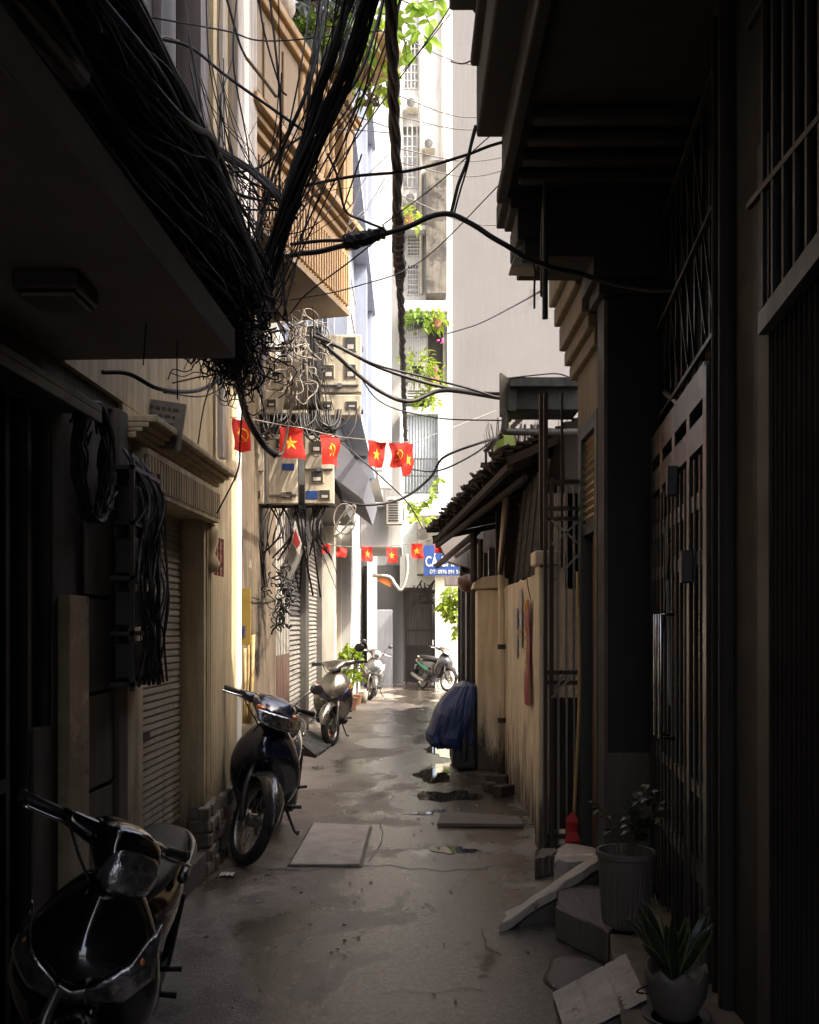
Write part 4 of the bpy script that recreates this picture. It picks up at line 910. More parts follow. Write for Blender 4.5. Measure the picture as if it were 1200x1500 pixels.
def bush(mb, c, r, n, L, W, droop=.4, zmin=-.4):
    for i in range(n):
        d = rdir(zmin); q = V((d.x*r[0],d.y*r[1],d.z*r[2]))*random.uniform(.35,1)
        leafblade(mb, V(c)+q, (d+rdir(-.6)*.8), L*random.uniform(.6,1.2), W*random.uniform(.7,1.2), rdir(-.2), droop)
# ribbed planter
pc_ = V((1.045,4.62,.15))
pt = thing('ribbed_planter','tall ribbed grey planter with a dark leafy plant beside the grille door','plant pot',pc_)
mb = MB(); rings = []
for r_,h in [(.105,0),(.112,.03),(.135,.33),(.142,.335),(.142,.36),(.128,.36),(.12,.31),(.01,.31)]:
    rings.append([pc_+V(((r_+(.0025*math.cos(k*math.pi) if h<.33 and r_>.1 else 0))*math.cos(2*math.pi*k/72),(r_+(.0025*math.cos(k*math.pi) if h<.33 and r_>.1 else 0))*math.sin(2*math.pi*k/72),h)) for k in range(72)])
mb.loft(rings); mb.build('pot','pot',pt)
st = MB(); lv = MB(); random.seed(21)
for i in range(13):
    a = random.uniform(0,6.28); t = V((math.cos(a)*.15,math.sin(a)*.13,random.uniform(.15,.32))); p0 = pc_+V((0,0,.31)); pts = crom([p0+V((t.x*.15,t.y*.15,0)),p0+V((t.x*.5,t.y*.5,t.z*.7)),p0+t],5); st.tube(pts,.004,5)
    for k in range(4,16,2 ):
        if k < len(pts): leafblade(lv, pts[k], V((random.uniform(-1,1),random.uniform(-1,1),.4)), .10, .045, (0,0,1), .5)
    leafblade(lv, pts[-1], V((t.x,t.y,.3)), .12, .05, (0,0,1), .6)
st.build('stems','stem',pt); lv.build('leaves','leafd',pt)
# scalloped pot with snake plant
pc2 = V((.985,3.53,.15)); p2 = thing('scalloped_pot','squat grey pot with scalloped rim holding a snake plant, bottom right','plant pot',pc2)
rings = []
for r_,h,s_ in [(.06,0,0),(.075,.02,0),(.108,.09,.002),(.116,.15,.004),(.114,.185,.012),(.106,.185,.012),(.10,.15,.0),(.01,.15,0)]:
    rings.append([pc2+V((r_*math.cos(2*math.pi*k/64),r_*math.sin(2*math.pi*k/64),h+s_*math.cos(8*2*math.pi*k/64))) for k in range(64)])
MB().loft(rings).build('pot','potc',p2,smooth=True)
MB().lathe([(.01,-.01),(.10,-.01),(.125,.012),(.118,.014),(.09,0)],pc2,(0,0,1),32).build('saucer','potc',p2,smooth=True)
lv = MB(); ed = MB()
for i in range(20):
    a = random.uniform(0,6.28); r0 = random.uniform(.0,.05); b0 = pc2+V((math.cos(a)*r0,math.sin(a)*r0,.15)); L = random.uniform(.14,.29); d = V((math.cos(a)*random.uniform(.15,.65),math.sin(a)*random.uniform(.1,.4),1)).normalized(); s_ = V((math.cos(a+1.6),math.sin(a+1.6),0)); W = .034
    pts = []; 
    for k in range(9):
        t = k/8; c = b0+d*L*t+V((math.cos(a),math.sin(a),0))*.03*t*t; w_ = W/2*(.75+.5*math.sin(t*2.6))*(1 if t<.7 else (1-(t-.7)/.3)**.6 if t<1 else 0.02); ss = s_*math.cos(t*.9)+d.cross(s_)*math.sin(t*.9); pts.append([c+ss*w_, c+ss.cross(d)*.004, c-ss*w_])
    lv.loft(pts, False, False)
    for e in (0,2): ed.tube([q[e] for q in pts], .0016, 4)
lv.build('leaves','leafd',p2); ed.build('leaf_edges',mat('yellow_leaf_margin',(.10,.11,.04),.5),p2)
cbl = MB().tube(crom([V((.93,3.7,.17)),V((.86,3.62,.21)),V((.88,3.5,.28)),V((.98,3.48,.31)),V((1.02,3.55,.3))],8),.004,6); tag(cbl.build('hose_loop','rubber',smooth=True),'thin black hose looped over the scalloped pot','hose')
# broom
brm = thing('red_feather_broom','bamboo handled broom with a bright red bushy head leaning on the iron gate','broom',(1.03,6.2,.05))
MB().tube(crom([P(846,838,6.35),P(849,1010,6.25),P(841,1195,6.2)],8),.011,8).build('handle','bamboo',brm,smooth=True)
hd = MB()
for (py0,py1,r0,r1) in ((1190,1218,.022,.042),(1212,1252,.03,.05)):
    for k in range(150):
        a = random.uniform(0,6.28); q = random.uniform(.3,1)**.5; t = P(839,py0,6.2); b_ = P(838,py1,6.2); hd.tube([t+V((math.cos(a)*r0*.5*q,math.sin(a)*r0*.5*q,0)),t.lerp(b_,.45)+V((math.cos(a)*r1*q*1.0,math.sin(a)*r1*q,0)),b_+V((math.cos(a)*r1*q*.75,math.sin(a)*r1*q*.75,random.uniform(-.0,.02)))],.0028,4)
hd.build('bristle_head','redp',brm)
MB().tube([P(839,1214,6.2)+V((0,0,-.006)),P(839,1214,6.2)+V((0,0,.006))],.032,14).build('binding','redp',brm)

# ------------------------------------------------------------------ meter boxes
mrack = thing('equipment_rack','dark steel angle frame carrying the ivory meter boxes over the left side','rack',P(440,735,9.55))
f = MB()
for py in (508,600,628,648,738): f.pbox(350,py,532 if py<610 else 492,py+6,9.72,9.76)
for px in (368,412,455,500): f.pbox(px,500,px+5,745 if px<490 else 615,9.76,9.8)
f.bar(P(352,735,9.75),(-1.5,9.75,2.4),.05).bar(P(352,510,9.75),(-1.72,9.75,P(0,510,9.75).z),.05)
f.pbox(352,606,440,642,9.6,9.75); f.build('frame','dsteel',mrack)
def meterbox(px0,py0,px1,py1,wins,label,Y=9.5,bars=(),stick=()):
    t = thing('meter_box',label,'meter box',P((px0+px1)/2,py1,Y),group='ivory electricity meter boxes')
    mb = MB().pbox(px0+1,py0+1,px1-1,py1-1,Y+.01,Y+.2); mb.pbox(px0,py0,px1,py1,Y-.012,Y+.012); 
    mb.build('case','meter',t,bevel=.01)
    for (a,b,c,d) in wins:
        wf = MB().pbox(a-1.6,b-1.6,c+1.6,d+1.6,Y-.02,Y-.0125).build('window_frame',mat('yellowed_plastic',(.45,.39,.27),.5),t,bevel=.003)
        MB().pbox(a,b,c,d,Y-.024,Y-.0203).build('window_pane','mglass',wf)
        MB().pbox(a+3,b+(d-b)*.55,c-3,d-2,Y-.026,Y-.0243).build('meter_face','paper',wf)
    hb = MB()
    for (a,b,c,d) in bars: hb.pbox(a,b,c,b+1.5,Y-.03,Y-.013).pbox((a+c)/2-3,b-2,(a+c)/2+4,b+4,Y-.045,Y-.013)
    if bars: hb.build('latch_bar','steel',t)
    for (a,b,c,d,mn) in stick: MB().pbox(a,b,c,d,Y-.016,Y-.0122).build('label_sticker',mn,t)
    return t
meterbox(467,490,530,575,[(474,502,489,517),(506,494,521,513),(474,535,489,553),(506,534,521,553)],'wide ivory box with four dark windows, top right of the meter cluster',bars=[(468,563,525,563)])
meterbox(468,578,529,609,[(473,588,486,598),(508,588,523,598)],'low wide ivory box directly under the four window box',bars=[])
meterbox(387,572,450,606,[(391,585,404,596),(428,584,442,596)],'low ivory box half hidden by hanging wires, upper middle of the cluster')
meterbox(354,560,382,606,[(366,584,378,594)],'narrow ivory box above the first red flag')
meterbox(390,525,448,570,[(396,545,409,557),(428,540,441,552)],'grimy ivory box buried behind the wire tangle',Y=9.56)
meterbox(353,636,387,738,[(361,644,375,662),(366,719,381,730)],'tall ivory meter box next to the white wall edge, lower row',bars=[(354,689,386,689)],stick=[(360,683,376,692,'bluep'),(362,665,374,669,'paper')])
meterbox(393,636,436,738,[(405,643,419,656),(414,721,428,730)],'tall ivory meter box behind the gold star flag, lower row',bars=[(395,724,434,724)],stick=[(413,679,431,689,'bluep')])
meterbox(446,638,489,738,[(456,646,471,662),(456,690,473,706),(468,718,483,731)],'tall ivory meter box right end of the lower row',bars=[(446,686,488,686)],stick=[(448,719,465,731,'bluep'),(461,664,468,668,'paper')])

# ------------------------------------------------------------------ flags
def flag(tl, tr, h, kind, label, group, seed, fold=0.0, parent_mat='redf'):
    tl, tr = V(tl), V(tr); t = thing('red_flag', label, 'flag', (tl+tr)/2+V((0,0,-h)), group=group); w_ = (tr-tl).length; rnd = seed*1.7
    nrm = (tr-tl).normalized().cross(V((0,0,1))).normalized()
    if nrm.y > 0: nrm = -nrm
    def S(u, v, off=0.0):
        p = tl.lerp(tr,u) + V((0,0,-h*v)) + (tr-tl).normalized()*(w_*fold*v*(.5-u)) 
        return p + nrm*(.014*math.sin(u*5+rnd)*(.3+v) + .009*math.sin(v*6+u*3+rnd*2) + .022*noise.noise(V((u*2.2+seed*3,v*1.6,seed))) + off) + (tr-tl).normalized()*(.014*v*math.sin(v*4+rnd*3)) + V((0,0,.004*math.sin(u*6.28+rnd)))
    MB().grid(lambda u,v: S(u,v), 20, 20).build('cloth',parent_mat,t,smooth=True)
    e = MB(); asp = w_/h
    def poly(pts2):                        # emblem polygon laid on the cloth, both faces
        for off in (.0025,-.0025):
            c = (sum(p[0] for p in pts2)/len(pts2), sum(p[1] for p in pts2)/len(pts2))
            vs = [S(.5+p[0]/asp,.5-p[1],off) for p in pts2]+[S(.5+c[0]/asp,.5-c[1],off)]; n=len(pts2)
            e.add(vs,[(i,(i+1)%n,n) for i in range(n)])
    if kind == 'star':
        poly([( (.25 if k%2==0 else .10)*math.sin(k*math.pi/5), (.25 if k%2==0 else .10)*math.cos(k*math.pi/5)) for k in range(10)]); e.build('gold_star','yel',t)
    elif kind == 'tool':
        out, inn = [], []
        for k in range(15):
            a = R(125-k*19.0); out.append((.02+.21*math.cos(a), .02+.21*math.sin(a))); wd = .055*math.sin(math.pi*min(1,(k+.3)/12)); inn.append((.02+(.21-wd)*math.cos(a)-.0, .02+(.21-wd)*math.sin(a)))
        for k in range(14): poly([out[k],out[k+1],inn[k+1],inn[k]])
        poly([(-.15,-.20),(-.12,-.23),(-.04,-.14),(-.07,-.11)])
        poly([(.14,-.20),(.17,-.17),(-.06,.09),(-.09,.06)]); poly([(-.17,.05),(-.05,.17),(0,.12),(-.12,0)])
        e.build('hammer_and_sickle','yel',t)
    return t
FG = 'flags strung below the meter boxes'
s0, s1 = P(338,612,7.05), P(612,655,9.0)
def sag(a, b, t, s_): return a.lerp(b,t) + V((0,0,-s_*4*t*(1-t)))
def fl_at(px0,py0,px1,py1,Y0,Y1,h,kind,label,seed,fold=0): flag(P(px0,py0,Y0),P(px1,py1,Y1),h,kind,label,FG,seed,fold)
fl_at(340,613,366,615,6.68,6.74,.225,'tool','red hammer and sickle flag at the left end against the white wall edge',1)
fl_at(410,624,444,629,7.4,7.5,.24,'star','red flag with gold star in front of the middle meter box',2)
fl_at(471,636,498,642,7.7,7.95,.235,'tool','red hammer and sickle flag with folded right side, third from the left',3,.2)
fl_at(537,646,567,648,8.3,8.45,.225,'star','red gold star flag fourth from the left, narrowing at its foot',4,.35)
fl_at(570,648,598,649,8.5,8.7,.22,'tool','red hammer and sickle flag overlapping the last star flag',5,.15)
fl_at(585,654,607,650,8.66,8.9,.28,'star','twisted red star flag at the right end of the near string',6,.5)
mb = MB().tube([P(337,611,6.64),P(366,613.5,6.73),P(410,622,7.38),P(444,627,7.48),P(471,634,7.68),P(498,640,7.93),P(537,644,8.28),P(567,646,8.43),P(607,648,8.88),P(730,600,9.6)],.0035,5)
tag(mb.build('flag_string','rubp'),'pale string carrying the near row of red flags','string')
FG2 = 'small flags on the far string'
for i,(px,py,w_,lb,k) in enumerate([(472,796,12,'small red flag leftmost on the far string','plain'),(494,802,14,'small orange red flag under the grey canopy on the far string','plain'),(530,800,16,'small star flag before the white pillar on the far string','star'),(566,802,16,'small star flag under the little white balcony corner','star'),(603,796,17,'small star flag left of the blue shop sign','star'),(638,788,10,'small star flag overlapping the blue shop sign','star')]):
    flag(P(px,py,15),P(px+w_,py+1,15.1),.235 if i>1 else .15,k,lb,FG2,i+9,0)
mb = MB().tube(crom([P(455,790,14.9),P(500,800,15),P(560,800,15),P(610,795,15),P(640,786,15),P(700,770,15)],6),.006,5); tag(mb.build('flag_string','rubp'),'pale string carrying the far row of small flags','string')
ob = thing('orange_street_banner','small orange banner tied to a pipe bend beyond the flags','banner',P(566,856,17)); 
MB().slab([P(554,842,17),P(574,852,17),P(572,860,17),P(553,850,17)],(0,.01,0)).build('cloth','orange',ob); MB().tube(crom([P(546,843,17),P(570,845,17),P(579,856,17),P(588,864,17),P(596,840,17),P(596,812,17)],6),.03,8).build('pipe','white2',ob,smooth=True)
ls_ = thing('folded_umbrella_sign','folded red and white cloth on a tilted grey lamp below the meters','lamp',P(430,850,9.6))
MB().obox(P(428,822,9.6),(.14,.1,.38),Matrix.Rotation(.45,3,'Y')).build('lamp_case','shutter2',ls_,bevel=.02)
MB().slab([P(432,762,9.5),P(442,796,9.5),P(438,812,9.5),P(427,795,9.5)],(0,.03,0)).build('cloth','paper',ls_); MB().slab([P(433,775,9.49),P(440,796,9.49),P(435,804,9.49),P(429,792,9.49)],(0,-.004,0)).build('red_print','banner',ls_)

# ------------------------------------------------------------------ covered motorbike
ct = thing('covered_motorbike','motorbike under a dark blue tarpaulin parked against the cream gate pillar','motorbike',(.48,10.6,0))
random.seed(9); rings = []
c0 = V((.49,10.8,0))
prof = [(.20,.50,.235,.42),(.28,.475,.265,.46),(.36,.475,.268,.47),(.45,.49,.252,.47),(.53,.505,.25,.47),(.62,.52,.238,.46),(.70,.54,.22,.45),(.78,.565,.195,.42),(.86,.60,.155,.37),(.92,.625,.12,.32),(.965,.64,.02,.1)]
for j,(z,cx_,rx_,ry_) in enumerate(prof):
    ring = []
    for k in range(96):
        t = 2*math.pi*k/96; lo = 1-z
        q = 1 + (.12*abs(math.sin(3.5*t+.6+z*1.6))-.06)*(.35+lo) + .09*noise.noise(V((math.cos(t)*2.2,math.sin(t)*2.2,z*4))) + .07*abs(noise.noise(V((math.cos(t)*5,math.sin(t)*5,z*3+4))))
        hem = (.07*math.sin(2*t+.8)+.05*noise.noise(V((math.cos(t)*3,math.sin(t)*3,7))))*max(0,(.5-z)/.3)
        if j < 3: hem += .12*max(0,math.cos(t-5.4))*(1-j/3)
        ring.append(V((cx_+rx_*q*math.copysign(abs(math.cos(t))**.8,math.cos(t)), 10.8+ry_*q*math.copysign(abs(math.sin(t))**.8,math.sin(t)), z+hem)))
    rings.append(ring)
mb = MB().loft(rings, cap=False); o_ = mb.build('tarpaulin','tarp',ct)
for y in (10.62,11.2):
    mb = MB(); mb.ring([(.26+.035*math.cos(t),.035*math.sin(t)) for t in [k*math.pi/4 for k in range(8)]]+[(.295,0)],(.60,y,.29),(1,0,0),28); mb.build('wheel','tyre',ct,smooth=True)
MB().box(.47,.73,10.4,11.3,.02,.55).build('underbody','bplas',ct,bevel=.04)

# ------------------------------------------------------------------ plants
def potted(loc, pr, ph, label, lm, n, r, L, W, stems=5, group=None, h=.5):
    t = thing('potted_plant',label,'potted plant',loc,group=group); loc = V(loc)
    MB().lathe([(pr*.7,0),(pr,ph*.9),(pr*1.12,ph*.9),(pr*1.12,ph),(pr*.95,ph),(.01,ph*.85)],loc,(0,0,1),20).build('pot','terra',t,smooth=False)
    s_ = MB(); 
    for k in range(stems): a = random.uniform(0,6.28); s_.tube(crom([loc+V((0,0,ph*.8)),loc+V((math.cos(a)*r[0]*.3,math.sin(a)*r[0]*.3,ph+h*.4)),loc+V((math.cos(a)*r[0]*.5,math.sin(a)*r[0]*.5,ph+h))],4),.008,5)
    s_.build('stem','stem',t); l = MB(); bush(l, loc+V((0,0,ph+h)), r, n, L, W); l.build('foliage',lm,t)
    return t
random.seed(31)
potted(G(514,1040),.13,.24,'potted plant with bright yellow green leaves in two tiers by the wooden door','leafy',150,(.2,.2,.22),.13,.08,h=.75)
potted(G(523,1032),.10,.2,'dark leaved potted plant behind the bright one','leafd',90,(.16,.16,.3),.10,.05,h=.6)
l = MB(); bush(l, G(513,1040)+V((.02,0,.62)),(.2,.2,.13),110,.12,.08); tag(l.build('low_foliage','leafy'),'lower tier of yellow green leaves over the terracotta pot','plant')
bk_ = thing('blue_white_bucket','white bucket with a blue bag beside the grey scooter','bucket',G(532,1030)); MB().lathe([(.07,0),(.1,.24),(.095,.24),(.01,.05)],G(532,1030),(0,0,1),18).build('bucket','white2',bk_,smooth=True); MB().ball(G(535,1024)+V((0,0,.38)),(.07,.06,.14),10,8).build('bag',mat('blue_plastic_bag',(.12,.25,.45),.4),bk_,smooth=True)
wv = thing('hanging_vine','bright green vine spilling over the cream end wall','vine',P(666,900,21.9)); l = MB()
for (px,py,r,n) in ((664,876,(.28,.2,.22),110),(655,888,(.2,.2,.14),50),(668,897,(.22,.2,.2),90),(671,915,(.12,.1,.2),40),(671,932,(.06,.1,.2),24),(660,902,(.12,.1,.12),20)): bush(l, P(px,py,21.9), r, n, .17, .10, .5)
l.build('foliage','leafy',wv); MB().tube(crom([P(676,850,22),P(668,880,22),P(672,935,22)],5),.015,5).build('stem','stem',wv)
# tower balconies: hanging baskets
for i,(px,py,r,n,lb) in enumerate([(613,470,(.5,.3,.35),140,'trailing green plants hanging under the upper tower balcony'),(640,470,(.3,.3,.3),60,'small flowering plant right of the balcony cage'),(612,540,(.5,.3,.55),170,'spiky pale green plants inside the balcony cage'),(636,555,(.3,.3,.4),70,'drooping spiky plant outside the balcony cage'),(622,590,(.35,.3,.35),90,'yellow green bush at the foot of the balcony cage'),(598,320,(.35,.3,.3),60,'green plant high on the white tower wall')]):
    t = thing('balcony_plant',lb,'plant',P(px,py+8,25.5),group='plants on the tower balconies'); l = MB(); bush(l, P(px,py,25.5), r, n, .3 if i in(2,3) else .2, .05 if i in (2,3) else .1, .5); l.build('foliage','leafy' if i!=0 else 'leaf',t)
    MB().lathe([(.1,0),(.16,.22),(.14,.22),(.01,.1)],P(px,py+10,25.5),(0,0,1),12).build('pot','terra' if i%2 else 'bplas',t)
fl_ = MB()
for (px,py) in ((645,500),(640,540)):
    for j in range(6): fl_.ball(P(px+random.uniform(-4,4),py+random.uniform(-4,4),25.2+random.uniform(-.1,.1)),random.uniform(.015,.035),6,4)
tag(fl_.build('pink_blossom',mat('pink_petals',(.6,.08,.25),.6)),'pink blossoms on the tower balcony plants','flower',kind='stuff')
cv = thing('creeper_vine','thin green creeper trailing along the ledge above the flags','vine',P(620,760,20)); l = MB()
for k in range(60): t = k/60; c = P(596+t*50,735+18*math.sin(t*4)-20*t+random.uniform(-4,4),20); leafblade(l,c,rdir(-.8),.14,.09,rdir(),.4)
bush(l,P(612,762,20),(.25,.1,.1),14,.22,.12); l.build('foliage','leafy',cv); MB().tube(crom([P(596,740,20),P(620,735,20),P(646,720,20)],6),.01,5).build('stem','stem',cv)
# plants on the ochre balcony, upper left
bp0 = P(452,85,8.6)
random.seed(77)
for i,(px,py,Y,r,n,L,W,lm,lb) in enumerate([
 (450,55,8.75,(.18,.2,.22),120,.16,.05,'leaf','spiky green plant in the woven grey pot on the ochre parapet'),
 (500,50,9.1,(.28,.3,.32),130,.17,.09,'leaf','dense leafy plant overhanging the ochre parapet'),
 (540,70,9.5,(.25,.3,.28),75,.2,.10,'leafy','broad leaved bright plant growing from the stone basin'),
 (470,15,8.8,(.35,.3,.25),120,.18,.09,'leafd','shadowed bushy plant behind the woven pot'),
 (548,140,9.3,(.2,.2,.12),40,.13,.08,'leafy','bright trailing sprig beneath the stone basin')]):
    t = thing('balcony_shrub',lb,'plant',P(px,py+30,Y),group='plants along the ochre parapet'); l = MB(); bush(l,P(px,py,Y),r,n,L,W,.5); l.build('foliage',lm,t)
    s_ = MB(); c = P(px,py,Y)
    for k in range(6): s_.tube(crom([c+V((0,.05,-.45 if i!=4 else 0)),c+V((random.uniform(-.1,.1),0,-.1)),c+V((random.uniform(-.2,.2),0,.1))],4),.01,5)
    s_.build('stem','stem',t)
for (px0,py0,Y,rr,h,mn,lb) in ((449,98,8.75,.14,.28,'sheet','woven dark grey plant pot standing on the ochre parapet'),(478,95,9.0,.12,.3,'white2','pale tall vase among the parapet plants'),(412,28,8.0,.12,.26,'pale','round shouldered jar at the near end of the parapet')):
    c = P(px0,py0,Y); tag(MB().lathe([(.7*rr,0),(rr,.3*h),(rr*.95,.8*h),(rr*.7,.92*h),(rr*.8,h),(.01,h*.9)],c,(0,0,1),20).build('plant_pot',mn,smooth=True),lb,'pot')
# branch with leaves reaching over the alley, top centre
tb = thing('overhanging_branch','thin sunlit branch with bright round leaves reaching over the alley','branch',P(600,30,8.6)); l = MB(); b = MB()
for pts in ([(540,-20),(575,20),(605,40),(630,60)],[(560,-20),(600,5),(640,0),(665,-10)],[(575,20),(590,50),(597,85)],[(600,5),(618,15),(630,35)]):
    q = crom([P(a_,b_,8.6+.01*a_*.1) for a_,b_ in pts],7); b.tube(q,.006,5)
    for p in q[3:]:
        for j in range(2):
            if random.random()<.55: leafblade(l,p,V((random.uniform(-1,1),random.uniform(-.6,.6),random.uniform(-1,.4))),random.uniform(.11,.16),random.uniform(.075,.10),(0,-1,.3),.15,4)
l.build('leaves',mat('backlit_tone_leaf',(.27,.42,.045),.4,var=.25,vs=14,bump=0,sss=.55),tb); b.build('twig','stem',tb)  # leaf colour lifted so the backlight is in the tint

# ------------------------------------------------------------------ cables
def cable(pts, r, label, m='rubber', name='cable', group=None, n=7, wob=.0, cat='cable', ns=10):
    q = crom([P(*p) if not isinstance(p, V) else p for p in pts], ns)
    if wob: q = [p+V((noise.noise(p*6+V((r*900,0,0))),noise.noise(p*6+V((9,r*500,0))),noise.noise(p*6+V((0,0,31+r*700)))))*wob for p in q]
    o = MB().tube(q, r, n).build(name, m, smooth=True); return tag(o, label, cat, group)
random.seed(101)
# the fat bundle along the low balcony edge
bdl = MB(); nst = 300
def bc(t): return V((-.885+.12*t, 1.3+3.1*t, 3.06+.05*math.sin(t*3)))
for i in range(nst):
    a = random.uniform(0,6.28); rr = .145*random.random()**.55; ph = random.uniform(0,6.28); out = 1.0 if random.random()<.8 else random.uniform(1.0,1.45)
    fr = random.uniform(1.5,5); am = random.uniform(.3,1.3); pts = []; m0 = random.random()
    ta, tb_ = (0,1) if random.random()<.7 else (random.uniform(0,.3),random.uniform(.6,1))
    for k in range(15):
        t = ta+(tb_-ta)*k/14; aa = a+am*math.sin(t*fr+ph); r2 = rr*out*(1+.35*math.sin(t*fr*1.9+ph)); c = bc(t)
        pts.append(c+V((math.cos(aa)*r2*.95+.018*noise.noise(V((t*9,i*3.1,0))), random.uniform(-.03,.03), math.sin(aa)*r2*1.15+.022*noise.noise(V((t*8,0,i*2.3)))-(.06*math.sin(t*math.pi)*(out-1)*2))))
    bdl.tube(crom(pts,4), random.choice((.0025,.003,.004,.004,.005,.006,.008,.011)), 5)
for i in range(26):        # slack loops slipping out of the bundle
    t = random.uniform(.15,.9); c = bc(t); sx = random.choice((-1,-1,1)); L = random.uniform(.15,.5); d_ = random.uniform(.05,.16)
    bdl.tube(crom([c+V((sx*.10,-L/2,-.05)),c+V((sx*.16,-L*.2,-.08-d_*.8)),c+V((sx*.17,L*.15,-.1-d_)),c+V((sx*.10,L/2,-.08))],6), random.choice((.0025,.0035,.005)),5)
tag(bdl.build('cable_bundle','rubber',smooth=True),'huge dark bundle of telephone and power cables running along the low balcony edge','cable bundle',kind='stuff')
hl = MB()
for i in range(40):
    a = random.uniform(-.2,2.6); pts = []
    for k in range(10): t = k/9; pts.append(bc(t)+V((math.cos(a+.3*t)*.165,0,math.sin(a+.3*math.sin(4*t))*.18)))
    hl.tube(crom(pts,5), random.choice((.004,.006,.008)), 6)
tag(hl.build('faded_cables','rubg',smooth=True),'faded grey cables showing on the surface of the dark bundle','cable bundle',kind='stuff')
for k,(z,y0,y1,x0) in enumerate(((3.1,1.2,2.22,-.97),(2.93,1.2,2.3,-.93))):
    tag(MB().tube([V((x0,y0,z)),V((x0+.13,y1,z-.01))],.035,14).build('conduit_pipe','sheet',smooth=True),['upper grey conduit pipe entering the cable bundle, top left corner','lower grey conduit pipe half buried in the cable bundle'][k],'pipe')
# tangle at the end of the bundle
tg = MB(); tgp = MB()
def curl(mb, c, s_, n, r, drop=.0, sub=4):
    p = V(c); d = rdir(-1); pts = [p.copy()]
    for k in range(n):
        d = (d + rdir(-1)*.9 + (V(c)-p)*1.2/s_*.35 + V((0,0,-drop))).normalized(); p = p + d*s_*.35; pts.append(p.copy())
    mb.tube(crom(pts,sub), r, 5)
for i in range(430):
    t = random.random(); y = 3.7+.95*t; w_ = .035+.035*t; c = V((random.gauss(-.80,w_),y,random.gauss(3.02-.10*t,.05+.06*t))); curl(tg,c,random.uniform(.07,.17),7,random.choice((.0015,.002,.0025,.003,.004)),.12,3)
for i in range(110):
    c = V((random.gauss(-.79,.05),random.uniform(4.0,4.6),2.92)); pts=[c]
    for k in range(4): pts.append(pts[-1]+V((random.uniform(-.035,.035),random.uniform(-.05,.05),-random.uniform(.03,.085))))
    tg.tube(crom(pts,5),random.choice((.0015,.002,.003)),4)
tag(tg.build('wire_tangle','rubber',smooth=True),'dense hanging knot of thin black wires at the end of the cable bundle','wire tangle',kind='stuff')
for i in range(42):
    c = P(random.gauss(440,9),random.gauss(510,28),random.uniform(7.5,9.0)); curl(tgp,c,random.uniform(.12,.26),6,random.choice((.003,.004,.006)),.3)
for i in range(18):
    px = random.uniform(425,448); tgp.tube(crom([P(px,470,9.2),P(px+random.uniform(-12,8),530,9.0),P(px+random.uniform(-14,6),600,9.2)],6),random.choice((.005,.007,.01)),5)
tag(tgp.build('pale_wire_tangle','rubp',smooth=True),'sunlit snarl of pale wires between the tangle and the meter boxes','wire tangle',kind='stuff')
tg2 = MB()
for i in range(70):
    px = random.gauss(455,8); tg2.tube(crom([P(px,478,9.3),P(px+random.uniform(-10,10),540,9.3),P(px+random.uniform(-12,12),600,9.35)],6),random.choice((.005,.007,.01)),5)
for i in range(26):
    px = random.uniform(372,505); d_ = random.uniform(6,24)*random.choice((1,1,-1)); q_ = random.uniform(14,46)
    tg2.tube(crom([P(px,600,9.35),P(px+d_*.2,604+q_*.6,9.28),P(px+d_,604+q_,9.22),P(px+d_*1.8,604+q_*.5,9.28),P(px+d_*2,600,9.35)],6),random.choice((.004,.006,.009)),6)
for i in range(34):
    px = random.uniform(355,480); tg2.tube(crom([P(px,740,9.7),P(px+random.uniform(-18,18),780,9.5),P(px+random.uniform(-25,25),random.uniform(790,880),9.8)],6),random.choice((.004,.006,.010)),6)
tag(tg2.build('meter_wiring','rubber',smooth=True),'loops of black wiring hanging round the meter boxes','wire tangle',kind='stuff')
hk = MB()
for i in range(60):
    c = P(random.gauss(412,5),random.uniform(830,915),9.4); curl(hk,c,.12,5,random.choice((.006,.009)),.3)
tag(hk.build('coiled_wire','rubber',smooth=True),'clump of coiled black wire hanging beside the grey lamp','wire tangle',kind='stuff')
# rising twin bundle
def strands(path, n, spread, rs, label, name='cable_bundle', m='rubber', kind='stuff', twist=1.5):
    mb = MB(); q = crom([P(*p) for p in path], 10)
    for i in range(n):
        a = random.uniform(0,6.28); rr = spread*random.random()**.5; pts = []
        for k, p in enumerate(q):
            aa = a+twist*k/len(q)+.3*math.sin(k*.4+i); pts.append(p+V((math.cos(aa)*rr,math.sin(aa)*rr*.6,math.sin(aa)*rr)))
        mb.tube(pts, random.choice(rs), 6)
    return tag(mb.build(name,m,smooth=True),label,'cable bundle',kind=kind)
strands([(385,420,4.4),(425,300,4.2),(478,175,4.0),(520,80,3.8),(552,-30,3.6)],17,.04,(.004,.006,.009,.011),'thick dark cable bundle rising from the tangle to the top centre')
strands([(395,400,4.5),(430,270,4.4),(460,160,4.3),(492,70,4.1),(515,-30,4.0)],7,.022,(.005,.007),'thinner cable bundle rising left of the thick one')
strands([(300,205,4.6),(360,245,4.5),(398,275,4.4),(430,320,4.4)],8,.02,(.006,.009),'short dark cable bunch crossing the pale pilaster')
